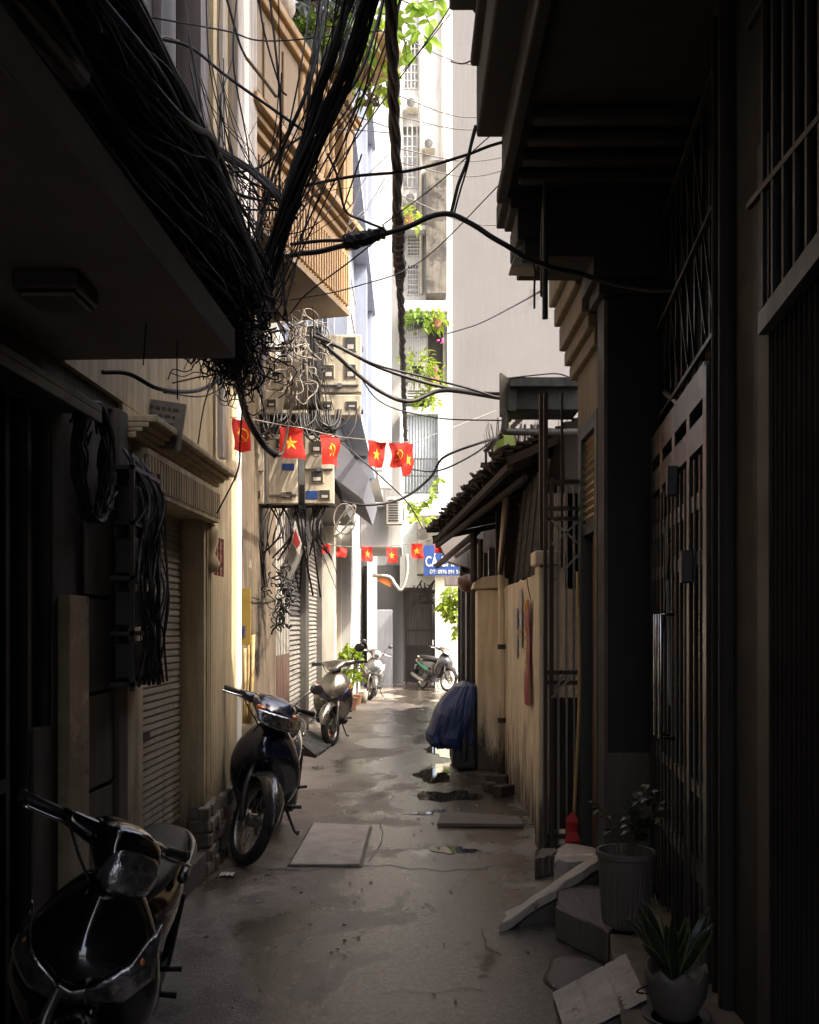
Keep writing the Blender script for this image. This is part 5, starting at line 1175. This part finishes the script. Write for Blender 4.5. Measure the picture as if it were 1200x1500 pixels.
# overhead twisted cable running down the alley
q = []
tw_ = MB()
for s_ in range(3):
    pts = []
    for k in range(400):
        t = k/399; Y = 3.4+t*11.2; c = V((-.083+.03*t,Y,4.30-.03*math.sin(t*3.14))); a = k*.21+1.6*noise.noise(V((Y*.9,3,0)))+s_*2.094; pts.append(c+V((math.cos(a)*.015+.008*noise.noise(V((Y*2,0,s_))),0,math.sin(a)*.015)))
    tw_.tube(pts,[.015,.021,.018][s_],6)
tag(tw_.build('twisted_power_cable','rubber',smooth=True),'thick twisted power cable running straight overhead down the alley','cable')
tp = MB().tube(crom([V((-.078,6.2,4.28)),V((-.07,6.5,4.27)),V((-.08,6.8,4.27)),V((-.07,7.2,4.27)),V((-.078,7.5,4.27))],6),[.03,.036,.045,.034,.04,.05,.036,.045,.05,.035,.048,.04,.05,.033,.045,.04,.052,.036,.045,.05,.036,.04,.033,.035,.03],9)
tag(tp.build('tape_wrap','rubber'),'lumpy tape wrapping round the overhead twisted cable','tape')
# spliced crossing branch cable
cable([(418,377,5.0),(470,368,5.0),(530,352,5.0),(590,335,5.0),(630,318,5.0),(660,314,5.0),(690,328,5.0),(730,352,5.0),(765,375,5.05),(800,388,5.1),(850,402,5.2),(900,415,5.2),(990,425,5.0),(1080,412,4.6),(1160,405,3.6)],.014,'thick black spliced cable crossing the alley to the right hand wall',wob=.01)
cable([(425,358,5.0),(470,353,5.0),(515,352,5.0)],.009,'short second lead joining the taped splice from the left')
cable([(660,312,5.0),(720,345,5.0),(765,370,5.05)],.006,'thin lead lashed above the spliced cable',wob=.01)
mb = MB().tube(crom([P(503,356,5.0),P(512,354,5.0),P(530,350,5.0),P(548,345,5.0),P(566,340,5.0)],4),[.02,.034,.04,.042,.043,.045,.044,.045,.042,.04,.034,.034,.032,.032,.028,.03,.016][:17],9); sp = thing('taped_splice','fat taped splice on the crossing cable left of centre','splice',P(535,360,5.0)); mb.v = [v+V((noise.noise(v*55),noise.noise(v*60+V((7,0,0))),noise.noise(v*50+V((0,9,0)))))*.012 for v in mb.v]; mb.build('tape','rubber',sp)
tl2 = MB()
for i in range(5): tl2.tube([P(560,342,5.0),P(562+i*2,330+i*3,4.98)],.004,5)
tl2.build('tape_ends','rubber',sp)
cable([(660,314,5.0),(670,280,5.0),(684,235,5.0),(697,185,5.0)],.009,'twisted tie cable hanging the crossing cable from the right overhang',wob=.008)
cable([(664,314,5.0),(676,275,5.0),(688,228,5.0),(698,188,5.0)],.005,'thin wire wound beside the tie cable',wob=.012)
cable([(782,388,5.1),(784,400,5.1),(783,420,5.1),(783,452,5.1)],.006,'short black wire tail hanging from the crossing cable by the lamp')
cable([(800,285,5.35),(796,340,5.35),(796,434,5.35)],.018,'black drop conduit on the edge of the right hand overhang',ns=4)
cable([(445,272,5.6),(520,258,5.6),(600,250,5.6),(680,228,5.6),(730,210,5.5),(850,180,5.2)],.009,'long dark cable crossing above the splice towards the right overhang')
cable([(345,520,5.0),(350,560,5.4),(362,610,5.8),(385,650,6.0),(405,668,6.0)],.022,'thick black hose curving down in front of the ivory meter boxes')
cable([(435,565,6.2),(425,610,6.2),(415,660,6.1),(408,668,6.0)],.008,'pale strap hanging down beside the star flag','rubp')
cable([(150,545,4.0),(190,548,4.1),(235,570,4.3),(290,572,4.8),(330,550,5.2),(350,535,5.2)],.010,'black cable looping from the shop front to the wire tangle')
cable([(345,535,5.2),(315,555,5.3),(300,590,5.4),(290,650,5.5)],.004,'thin wire dropping onto the tan wall cornice')
cable([(358,560,5.5),(352,640,5.6),(348,690,5.7),(318,752,5.8)],.005,'thin black wire dangling beside the hammer and sickle flag')
cable([(240,575,4.5),(300,580,5.0),(345,555,5.4)],.004,'thin slack wire under the looping black cable')
cable([(455,490,8.0),(500,510,8.0),(560,540,8.2),(640,565,8.4),(700,575,8.4),(735,577,8.2)],.016,'heavy black cable sagging from the meters to the cabinet on the right')
cable([(470,500,8.0),(520,545,8.1),(560,575,8.2),(600,588,8.3),(650,572,8.4),(733,583,8.2)],.018,'lowest heavy cable sagging from the meters to the cabinet')
cable([(465,488,8.0),(540,530,8.1),(620,552,8.2),(690,570,8.2),(735,585,8.2)],.010,'upper slim cable from the meters to the cabinet')
cable([(520,540,9.0),(560,590,9.0),(640,612,9.0),(735,616,8.6)],.007,'thin cable passing under the cabinet cables')
cable([(500,735,10.5),(540,740,10.5),(590,730,10.6),(630,700,10.6),(650,670,10.5),(700,650,10.2),(735,640,8.2)],.014,'black cable sagging behind the near flags to the tiled roof')
cable([(595,686,11),(640,690,11),(690,668,10.5),(735,635,8.3)],.010,'black cable from the overhead line to the cabinet drain')
cable([(490,640,9.6),(520,665,9.7),(560,700,10),(600,740,12),(620,775,14)],.008,'dark cable descending behind the flags towards the creeper')
cable([(0,-10,3.2),(60,2,3.2),(200,22,3.4),(330,45,4.0),(400,60,4.4),(560,45,5.0)],.0035,'thin dark wire crossing the top left pilasters')
cable([(262,60,5.0),(236,55,4.9),(240,85,4.8),(245,95,4.8),(235,115,4.8),(222,118,4.7)],.005,'kinked pale wire against the mauve wall','rubp')
cable([(236,57,4.9),(280,70,4.9),(330,110,4.9),(400,160,4.9),(450,195,4.9)],.008,'dark cable slanting across the pale pilaster to the rising bundle')
cable([(235,225,4.4),(280,238,4.5),(330,252,4.5),(380,245,4.6),(420,215,4.6),(450,195,4.6)],.006,'pale grey cable looping below the pilaster','rubg')
cable([(300,215,4.6),(340,240,4.6),(372,275,4.6),(385,320,4.6)],.006,'dark cable bending into the tangle beneath the pilaster')
cable([(330,-10,4.6),(350,60,4.6),(361,85,4.6)],.006,'short black cable hanging down over the pale pilaster')
cable([(361,85,4.6),(385,115,4.6),(405,142,4.6)],.008,'ochre stained cable end below the black one','bamboo')
cable([(378,-10,4.8),(388,50,4.8),(410,125,4.8),(420,140,4.8)],.005,'black wire hanging over the ochre parapet')
cable([(530,226,4.6),(505,300,4.6),(506,305,4.6)],.004,'taut thin wire before the sunlit balusters')
cable([(480,225,4.6),(495,260,4.6),(506,308,4.6),(530,322,4.8),(562,335,5.0)],.006,'dark wire running from the rising bundle down to the splice')
cable([(560,345,5.0),(510,385,5.0),(450,430,5.0),(425,460,5.0)],.004,'thin wire from the splice down across the fluted frieze')
for i,(a_,b_,c_) in enumerate((((655,68),(700,95),(745,80)),((655,155),(690,172),(740,168)),((655,186),(700,190),(760,186)),((655,232),(700,236),(760,230)),((655,300),(720,330),(830,310)),((655,252),(700,258),(750,240)))):
    cable([(a_[0]-70,a_[1]-14,25.6),(*b_,25.6),(c_[0]+90,c_[1]-30,25.0)],.016,['topmost','second','third','fourth','lowest','fifth'][i]+' wire strung in front of the tall grey wall','rubg',group='wires before the grey wall',n=5)
cable([(660,90,7),(680,93,7),(700,83,6.5)],.006,'short sagging wire near the top of the grey wall',)
cable([(652,490,12),(700,475,11),(750,450,9),(795,425,6.0)],.007,'thin black cable sagging across the middle of the grey wall')
cable([(560,310,6.0),(640,240,6.0),(735,245,6.0)],.001,'hair thin wire behind the crossing cables') if 0 else None
for i,(pts,r,lb) in enumerate([
 ([(425,440,5.2),(520,420,5.4),(620,380,6),(740,262,6)],.0035,'thin wire slanting from the frieze up to the right overhang cornice'),
 ([(560,330,5.6),(640,270,5.6),(700,215,5.6),(722,196,5.5)],.0035,'thin wire rising from the splice to the right overhang'),
 ([(425,330,5.0),(480,260,5.2),(560,150,5.4),(640,40,5.4),(665,0,5.4)],.004,'thin wire climbing from the tangle to the top right'),
 ([(440,200,5.0),(500,190,6),(575,195,7)],.0035,'thin level wire reaching the overhead cable from the balustrade'),
 ([(450,150,5),(520,170,6),(580,190,7)],.0035,'thin wire dipping to the overhead cable from the ochre parapet'),
 ([(580,115,6.0),(620,70,6.0),(660,20,5.6)],.003,'thin wire rising right of the overhead cable'),
 ([(510,330,7),(540,300,7.5),(565,260,8)],.004,'pale wires fanning over the blue house, first'),
 ([(515,340,7),(550,290,7.5),(578,255,8)],.004,'pale wires fanning over the blue house, second'),
 ([(505,350,7),(530,270,7.5),(570,225,8)],.004,'grey wire arching over the blue house')]):
    cable(pts,r,lb,'rubg' if i>5 else 'rubber')
random.seed(55)
for i in range(34):           # long wires leaving the tangle upward
    a = (random.gauss(385,16),random.gauss(410,40),random.uniform(4.2,4.6)); up_ = random.random() < .7
    b = (random.uniform(455,600),-30,random.uniform(3.8,5.2)) if up_ else (random.uniform(250,420),-30,random.uniform(3.9,4.8)); m_ = (a[0]+(b[0]-a[0])*.35+random.uniform(-12,30),a[1]*.55+b[1]*.45+random.uniform(0,70),4.5); m2 = (a[0]+(b[0]-a[0])*.7+random.uniform(-15,20),a[1]*.25+random.uniform(0,35),4.4)
    cable([a,m_,m2,b],random.choice((.002,.003,.004,.006,.008)),'dark wire climbing out of the tangle past the ochre balcony',name='climbing_wire',group='wires climbing past the ochre balcony',n=5,ns=8)
for i in range(30):           # loose strays round the tangle
    a = (random.gauss(395,20),random.gauss(390,45),random.uniform(4.3,4.7)); b = (a[0]+random.uniform(-70,120),a[1]-random.uniform(40,260),random.uniform(4.2,4.9)); m_ = ((a[0]+b[0])/2+random.uniform(-50,30),(a[1]+b[1])/2+random.uniform(-10,60),4.5)
    m2 = (m_[0]*.4+b[0]*.6+random.uniform(-30,30),m_[1]*.4+b[1]*.6+random.uniform(-20,30),4.6); cable([a,m_,m2,b],random.choice((.0015,.002,.003)),'thin stray wire whipping up out of the wire tangle',name='stray_wire',group='stray wires above the tangle',n=5,ns=7)
for i in range(26):
    a = (random.uniform(250,330),random.uniform(50,190),4.6); b = (random.gauss(395,25),random.gauss(330,50),4.5); m_ = ((a[0]+b[0])/2-random.uniform(0,30),(a[1]+b[1])/2+random.uniform(10,60),4.55)
    cable([a,m_,b],random.choice((.002,.003,.005)),'dark wire sagging over the pale pilaster towards the tangle',name='stray_wire',group='wires over the pale pilaster',n=5,ns=7)
for i,(px,py) in enumerate([(35,70),(60,150),(130,215),(165,300),(235,400),(270,440)]):
    t=(px-60)/330
    c = G(px,py,2.95) if 0 else P(px,py,2.0+.0058*px); cable([c,(px-20+8*i%30,py+50,c.y),(px-40+15*(i%3),py+95+10*i,c.y)],.0025,'thin wire end drooping below the cable bundle against the soffit',name='drooping_wire',group='wire ends under the bundle',n=5)
cable([(245,400,3.6),(232,450,3.6),(240,465,3.6),(252,455,3.6),(258,420,3.6),(250,405,3.6),(250,490,3.6)],.003,'small open wire loop hanging below the bundle')
cable([(28,100,2.2),(35,140,2.25),(55,160,2.3),(95,165,2.4),(120,180,2.5)],.007,'cable loop slipping out under the bundle, far left')
co_ = MB()
for k in range(26): co_.tube(crom([V((-1.33+random.uniform(-.02,.04),4.0+.22*math.cos(a_)*random.uniform(.5,1.1)-.0,2.28+.25*math.sin(a_))) for a_ in [j*.7+.3*k for j in range(9)]],4),.006,5)
tag(co_.build('cable_coil','rubber',smooth=True),'large coil of spare black cable hung on the dark wall under the soffit','cable coil')
co_ = MB()
for k in range(3): co_.tube(crom([P(505+16*math.cos(a_+k),760+22*math.sin(a_)+k*2,10.4) for a_ in [j*.6 for j in range(11)]],5),.008,5)
tag(co_.build('pale_wire_loop','rubp',smooth=True),'pale wire loop hanging before the dark fascia under the canopy','cable coil')
mb = MB()
for k in range(14): mb.tube(crom([P(610+random.uniform(-8,30),850+random.uniform(0,20),25),P(615+random.uniform(-10,30),870+random.uniform(-10,20),25),P(625+random.uniform(-10,25),855+random.uniform(0,25),25)],5),.02,5)
tag(mb.build('gate_wiring','rubber',smooth=True),'tangled wiring above the spiked gate','wire tangle',kind='stuff')
# ------------------------------------------------------------------ motorbikes
def motorbike(loc, yaw, steer, lean, label, paint, style, group='motorbikes parked along the alley', Rw=.25, mirrors=(1,1), scale=1.0, trim=None, lens_on='apron', fender=None, tw=.045):
    t = thing('motorbike', label, 'motorbike', loc, (lean, 0, yaw), group)
    t.scale = (scale,)*3
    trim = trim or paint; fender = fender or paint
    ax = V((.62, 0, Rw)); u = V((-.42, 0, .9)).normalized()
    S = Matrix.Translation(ax) @ Matrix.Rotation(steer, 4, u) @ Matrix.Translation(-ax)
    def B(mb, name, m, parent=t, smooth=True, st=False, sub=0, bevel=0, solid=0):
        if st: mb.xf(S)
        o = mb.build(name, m, parent, smooth=smooth, local=True, bevel=bevel, solid=solid)
        if sub: k = o.modifiers.new('s','SUBSURF'); k.levels = sub; k.render_levels = sub
        return o
    def wheel(c, st):
        m = MB(); ri = Rw-2*tw+.012
        m.ring([(ri+.012*math.cos(a), .028*math.sin(a)) for a in [k*math.pi/5 for k in range(10)]]+[(ri+.012,0)], c, (0,1,0), 40)
        m.lathe([(.0,-.045),(.035,-.045),(.04,-.02),(.04,.02),(.035,.045),(0,.045)], c, (0,1,0), 16)
        ns = 5 if style != 'underbone' else 18
        for k in range(ns):
            a = 2*math.pi*k/ns; d = V((math.cos(a),0,math.sin(a))); p = V(c)
            if ns == 5: m.bar(p+d*.03, p+d*ri, .035, .02, up=(0,1,0)); 
            else: m.tube([p+d*.03+V((0,.03*(-1)**k,0)), p+V((math.cos(a+.3),0,math.sin(a+.3)))*ri], .003, 4)
        w = B(m, 'wheel', 'steel' if paint != 'bike_k' else 'bplas', st=st, smooth=False)
        m = MB(); m.ring([(Rw-tw+tw*math.cos(a), tw*.95*math.sin(a)) for a in [k*math.pi/7 for k in range(14)]]+[(Rw,0)], c, (0,1,0), 56)
        B(m, 'tyre', 'tyre', w, st=st)
        m = MB(); m.ring([(.09,.05),(.055,.05),(.055,.056),(.09,.056),(.09,.05)], c, (0,1,0), 24); B(m, 'brake_disc', 'steel', w, st=st, smooth=False)
    wheel(ax, True); wheel(V((-.62,0,Rw)), False)
    m = MB()
    for s in (-1,1): m.tube([ax+V((0,s*.085,-.02)), ax+V((0,s*.085,.02)), V((.52,s*.085,.48)), V((.44,s*.05,.66))], [.02,.024,.019,.018], 10)
    m.tube([V((.44,0,.6)), V((.30,0,.98))], .03, 10); B(m, 'fork', 'steel' if style!='underbone' else 'dsteel', st=True)
    m = MB(); rf = Rw+.03
    def ff(a_, b_):
        th = R(8)+R(150)*a_; v = b_*2-1; wd = .072*min(1, .45+2.2*a_)*min(1,.5+2*(1-a_)); rr = rf+.012-.055*v*v
        return V((ax.x+rr*math.cos(th), v*wd, ax.z+rr*math.sin(th)))
    m.grid(ff, 24, 10); B(m, 'front_fender', fender, st=True, solid=.008)
    # apron / front cover
    if style == 'underbone':
        sec = [(.30,.30,.13,.05,.0),(.38,.33,.20,.06,.0),(.48,.37,.235,.08,.01),(.58,.43,.24,.10,.02),(.66,.50,.225,.12,.04),(.74,.50,.20,.12,.05),(.82,.46,.15,.10,.04),(.885,.40,.09,.07,.02),(.91,.36,.05,.04,0)]
    else:
        sec = [(.27,.34,.12,.05,.0),(.36,.37,.20,.07,.0),(.46,.42,.245,.09,.01),(.56,.50,.255,.12,.03),(.66,.53,.24,.12,.05),(.76,.50,.20,.11,.05),(.84,.44,.145,.09,.04),(.90,.38,.09,.06,.02),(.92,.35,.05,.04,0)]
    m = MB().loft([se((xf-d,0,z), V((d,0,0)), V((0,w,0)), 36, 2.5, bk) for z,xf,w,d,bk in sec]); B(m, 'front_cover', paint, sub=1)
    def fx(y, z):
        for (z0,x0,w0,d0,k0),(z1,x1,w1,d1,k1) in zip(sec, sec[1:]):
            if z0 <= z <= z1:
                q = (z-z0)/(z1-z0); xf=x0+(x1-x0)*q; w_=w0+(w1-w0)*q; d=d0+(d1-d0)*q; bk=k0+(k1-k0)*q
                yy = min(.98, abs(y)/w_); x = (1-yy**2.5)**(1/2.5); return xf-d+d*x+bk*x*(1-yy)**1.2
        return .4
    def patch(name, lo, hi, mm, off=.006, parent=t, nu=14, nv=6):   # lo/hi: (y,z) polylines draped on the cover
        def at(L_, s):
            k = s*(len(L_)-1); i = min(int(k), len(L_)-2); q = k-i; return (L_[i][0]+(L_[i+1][0]-L_[i][0])*q, L_[i][1]+(L_[i+1][1]-L_[i][1])*q)
        def fn(a_, b_):
            p = at(lo,a_); r_ = at(hi,a_); y = p[0]+(r_[0]-p[0])*b_; z = p[1]+(r_[1]-p[1])*b_
            return V((fx(y,z)+off+.006*math.sin(math.pi*b_)*math.sin(math.pi*a_), y, z))
        return B(MB().grid(fn, nu, nv), name, mm, parent, solid=.006)
    # leg shield inner side and floor
    m = MB(); m.loft([[V((x_,y_,z_)) for x_,y_ in ((.33,-w_),(.33,w_),(.29,w_*.9),(.29,-w_*.9))] for z_,w_ in ((.3,.16),(.5,.22),(.7,.19),(.86,.10))]); B(m, 'leg_shield', 'bplas', smooth=False, bevel=.012)
    m = MB()
    if style == 'underbone': m.loft([se((x,0,z),V((0,w,0)),V((0,0,h)),20,2.4) for x,z,w,h in ((.38,.62,.05,.09),(.2,.50,.055,.10),(0,.50,.07,.12),(-.1,.56,.09,.14))])
    else: m.loft([se((x,0,z),V((0,w,0)),V((0,0,h)),20,4) for x,z,w,h in ((.40,.30,.10,.04),(.30,.28,.19,.035),(.05,.28,.20,.04),(-.05,.32,.17,.08))])
    B(m, 'floor_cover', 'bplas' if style!='underbone' else paint)
    # rear body
    m = MB().loft([se((x,0,z),V((0,w,0)),V((0,0,h)),24,2.6) for x,z,w,h in ((.03,.50,.07,.18),(-.06,.53,.12,.19),(-.25,.56,.165,.17),(-.5,.61,.16,.125),(-.7,.67,.125,.085),(-.88,.73,.07,.045),(-.93,.75,.03,.02))]); B(m, 'rear_body', paint, sub=1)
    m = MB().loft([se((x,0,z),V((0,w,0)),V((0,0,h)),20,2.8) for x,z,w,h in ((.07,.72,.05,.03),(.02,.745,.10,.045),(-.2,.765,.135,.045),(-.35,.785,.14,.05),(-.6,.81,.125,.045),(-.8,.815,.08,.03),(-.84,.81,.04,.015))]); B(m, 'seat', 'vinyl', sub=1)
    m = MB()
    gx_ = .1 if style == 'round' else 0
    m.tube(crom([V((-.5+gx_,.15,.72)),V((-.75+gx_*.6,.13,.775)),V((-.93+gx_,.07,.80)),V((-.95+gx_,0,.80)),V((-.93+gx_,-.07,.80)),V((-.75+gx_*.6,-.13,.775)),V((-.5+gx_,-.15,.72))],6),.022 if style=='round' else .012,8); B(m, 'grab_rail', trim if trim in ('sgrey','silver') else 'chrome')
    m = MB().ball((-.93,0,.70),(.04,.09,.035),12,8); B(m,'tail_light','amber')
    # engine, swing arm, exhaust
    m = MB().box(-.42,.0,-.11,.11,.20,.42).box(-.62,-.3,.07,.14,.2,.33).lathe([(.09,0),(.1,.02),(.1,.06),(.06,.08),(0,.08)],(-.2,-.14,.3),(0,-1,0),16).lathe([(.09,0),(.1,.02),(.1,.06),(.06,.08),(0,.08)],(-.2,.1,.3),(0,1,0),16)
    m.tube([V((-.62,.13,Rw)),V((-.55,.14,.62))],.025,8).tube([V((-.62,-.13,Rw)),V((-.55,-.14,.62))],.025,8); B(m,'engine','dsteel',smooth=False,bevel=.02)
    m = MB().tube(crom([V((-.1,-.10,.22)),V((-.2,-.16,.20)),V((-.35,-.19,.22)),V((-.55,-.20,.27)),V((-.9,-.205,.37))],5),[.016]*8+[.03,.042,.048,.05,.052,.052,.052,.052,.05,.05,.05,.048,.03][:13],12); B(m,'exhaust','steel')
    for s in (-1,1):
        B(MB().tube([V((.0 if style=='underbone' else -.3,s*.10,.27)),V((.0 if style=='underbone' else -.3,s*.24,.28))],.014,8),'footpeg','bplas')
        B(MB().tube([V((-.38,s*.12,.34)),V((-.38,s*.23,.36))],.012,8),'passenger_footpeg','bplas')
    m = MB().tube([V((-.15,.10,.26)),V((-.20,.19,.06)),V((-.19,.22,.05))],[.012,.011,.02],8); B(m,'side_stand','dsteel')
    m = MB().box(-.965,-.955,-.09,.09,.48,.60); B(m,'number_plate','paper',smooth=False)
    m = MB().loft([se((x,0,z),V((0,w,0)),V((0,0,h)),14,3) for x,z,w,h in ((-.80,.66,.07,.02),(-.93,.52,.08,.02),(-.98,.38,.07,.015))]); B(m,'rear_mudguard','bplas')
    # handlebar cover, lamps
    if style == 'underbone':
        secs = ((.20,1.00,.11,.035),(.26,1.01,.15,.055),(.33,.995,.165,.065),(.40,.965,.15,.065),(.46,.935,.11,.05),(.485,.92,.06,.03))
    elif style == 'round':
        secs = ((.18,1.00,.10,.03),(.24,1.02,.135,.055),(.31,1.00,.135,.08),(.37,.975,.12,.10),(.41,.955,.10,.09),(.43,.945,.07,.06))
    else:
        secs = ((.18,1.00,.12,.03),(.24,1.01,.145,.045),(.31,1.00,.14,.05),(.38,.975,.115,.045),(.43,.955,.07,.03),(.45,.95,.03,.015))
    m = MB().loft([se((x,0,z),V((0,w,0)),V((0,0,h)),24,2.3) for x,z,w,h in secs])
    for s in (-1,1): m.loft([se((x,s*y,z),V((rx_,0,0)),V((0,0,rz)),14,2.2) for x,y,z,rx_,rz in ((.27,.06,1.0,.05,.05),(.25,.13,1.005,.045,.04),(.22,.19,1.01,.034,.03),(.21,.225,1.01,.024,.024))])
    hc = B(m,'handlebar_cover',paint if style!='lead' else trim,st=True)
    m = MB().loft([se((x,0,z),V((0,w,0)),V((0,0,h)),16,2.5) for x,z,w,h in ((.36,.86,.06,.05),(.31,.95,.07,.05))]); B(m,'steering_neck','bplas',st=True)
    for s in (-1,1):
        m = MB().tube([V((.21,s*.215,1.01)),V((.195,s*.25,1.012)),V((.165,s*.36,1.012))],[.017,.019,.019],12).tube([V((.165,s*.355,1.012)),V((.163,s*.37,1.012))],.023,12); g_ = B(m,'grip','bplas',st=True)
        m = MB().tube(crom([V((.235,s*.19,1.0)),V((.24,s*.26,.995)),V((.215,s*.37,.995))],5),.0065,6); B(m,'brake_lever','chrome' if style!='lead' else 'dsteel',g_,st=True)
        if mirrors[(s+1)//2]:
            big = .055 if style=='lead' else .04
            m = MB().tube(crom([V((.22,s*.18,1.03)),V((.235,s*.22,1.12)),V((.22,s*.27,1.17))],4),.006,6); q = B(m,'mirror',  'chrome' if style=='underbone' else 'dsteel',st=True)
            m = MB().ball((.225,s*.30,1.19),(.022,big*1.25,big),14,10); B(m,'mirror_head','steel' if style=='underbone' else 'bplas',q,st=True)
    for s in (-1,1):
        B(MB().tube(crom([V((.235,s*.20,1.0)),V((.30,s*.15,.93)),V((.34,s*.08,.86)),V((.36,s*.05,.78))],6),.0055,6),'control_cable','rubber',st=True)
    if style == 'underbone':
        def hf(a_,b_): 
            y = (a_*2-1)*.145; k = math.sqrt(max(0,1-(y/.15)**2)); z0 = .895+.02*(1-k); z1 = .955-.0*(1-k); z = z0+(z1-z0)*b_
            return V((.418+.098*k-.045*(b_)*k, y*1.05, z-.028*k*(1-b_)+.004))
        m = MB().grid(hf,24,8); hl_ = B(m,'headlight','lens',st=True,solid=.03)
        for s in (-1,1): m = MB().ball((.40,s*.118,.972),(.055,.036,.022),14,10); B(m,'turn_signal','amber' if s==-1 else 'amber',st=True)
    elif style == 'round':
        m = MB().loft([se((x,0,z),V((0,w,0)),V((0,0,h)),28,2.7) for x,z,w,h in ((.37,.955,.108,.088),(.41,.948,.104,.084),(.44,.942,.088,.070),(.455,.938,.05,.045),(.458,.937,.01,.01))]); B(m,'headlight','lens',st=True)
        patch('cover_lamp', [(-.235,.64),(-.15,.55),(-.035,.515)], [(-.218,.80),(-.16,.69),(-.05,.60)], 'lens'); patch('cover_lamp', [(.035,.515),(.15,.55),(.235,.64)], [(.05,.60),(.16,.69),(.218,.80)], 'lens')
        patch('nose_trim', [(-.05,.53),(0,.51),(.05,.53)], [(-.045,.60),(0,.585),(.045,.60)], 'steel', .008)
        for s in (-1,1): m = MB().ball((fx(s*.19,.69)+.002,s*.19,.69),(.012,.012,.016),8,6); B(m,'turn_signal','amber')
    else:
        m = MB().ball((.405,0,.945),(.05,.085,.035),20,12); B(m,'headlight','lens',st=True)
        for s in (-1,1):
            a_ = [(s*.215,.64),(s*.13,.56),(s*.04,.52)]; b_ = [(s*.20,.76),(s*.12,.65),(s*.035,.565)]
            patch('cover_lamp', a_, b_, mat('violet_smoked_lens',(.09,.085,.14),.1,.5,bump=.2,coat=1))
            patch('turn_signal', [(s*.222,.70),(s*.205,.69)], [(s*.20,.78),(s*.18,.745)], 'amber', .009)
        patch('chevron_trim', [(-.16,.55),(-.05,.485),(0,.475),(.05,.485),(.16,.55)], [(-.13,.575),(-.04,.53),(0,.52),(.04,.53),(.13,.575)], trim, .008)
        patch('chevron_gap', [(-.17,.70),(-.05,.575),(0,.555),(.05,.575),(.17,.70)], [(-.155,.71),(-.045,.59),(0,.57),(.045,.59),(.155,.71)], 'bplas', .007)
    return t
mk = motorbike(V((-1.13,3.30,0)), R(-87), R(46), R(-12), 'glossy black scooter with angular clear lamps in the bottom left corner', 'bike_k', 'round', trim='sgrey', mirrors=(0,0), Rw=.25, scale=.92)
mn_ = motorbike(V((-1.07,7.0,0)), R(-90), R(32), R(-6), 'navy motorbike with orange indicators parked by the rubble plinth', 'navy', 'underbone', Rw=.285, tw=.04, mirrors=(0,1), fender='charc', scale=1.04)
ms_ = motorbike(V((-1.09,13.25,0)), R(-88), R(-20), R(-5), 'champagne scooter with a round black mirror by the grey roller shutters', 'silver', 'lead', mirrors=(0,1), scale=1.07)
mg_ = motorbike(V((-.80,20.8,0)), R(-92), R(20), R(-5), 'silver grey scooter with tall mirrors near the wooden doors', 'sgrey', 'round', mirrors=(1,1), trim='sgrey')
mf_ = motorbike(V((.62,23.3,0)), R(-62), R(14), R(-5), 'black motorbike with green side stripe parked before the cream end wall', 'charc', 'underbone', Rw=.285, tw=.035, mirrors=(0,0))
m = MB().loft([se((x,-.172,z),V((0,.006,0)),V((.0,0,h)),8,2) for x,z,h in ((-.1,.5,.03),(-.3,.53,.045),(-.6,.62,.03),(-.8,.7,.01))]); m.build('side_stripe',mat('green_decal',(.02,.22,.12),.4),mf_,local=True)
m = MB().loft([se((x,-.19,z),V((0,.005,0)),V((.0,0,h)),8,2) for x,z,h in ((-.05,.42,.01),(-.25,.44,.02),(-.4,.47,.01))])
# lock through the champagne scooter wheel
lk = thing('wheel_lock','orange and steel cable lock through the champagne scooter front wheel','lock',(-1.12,12.55,.05)); MB().tube(crom([V((-1.09,12.5,.06)),V((-1.04,12.42,.14)),V((-1.08,12.55,.2)),V((-1.15,12.62,.1))],6),.012,7).build('cable','amber',lk,smooth=True); MB().tube([V((-1.22,12.42,.03)),V((-1.05,12.45,.06))],.018,8).build('barrel','steel',lk,smooth=True)
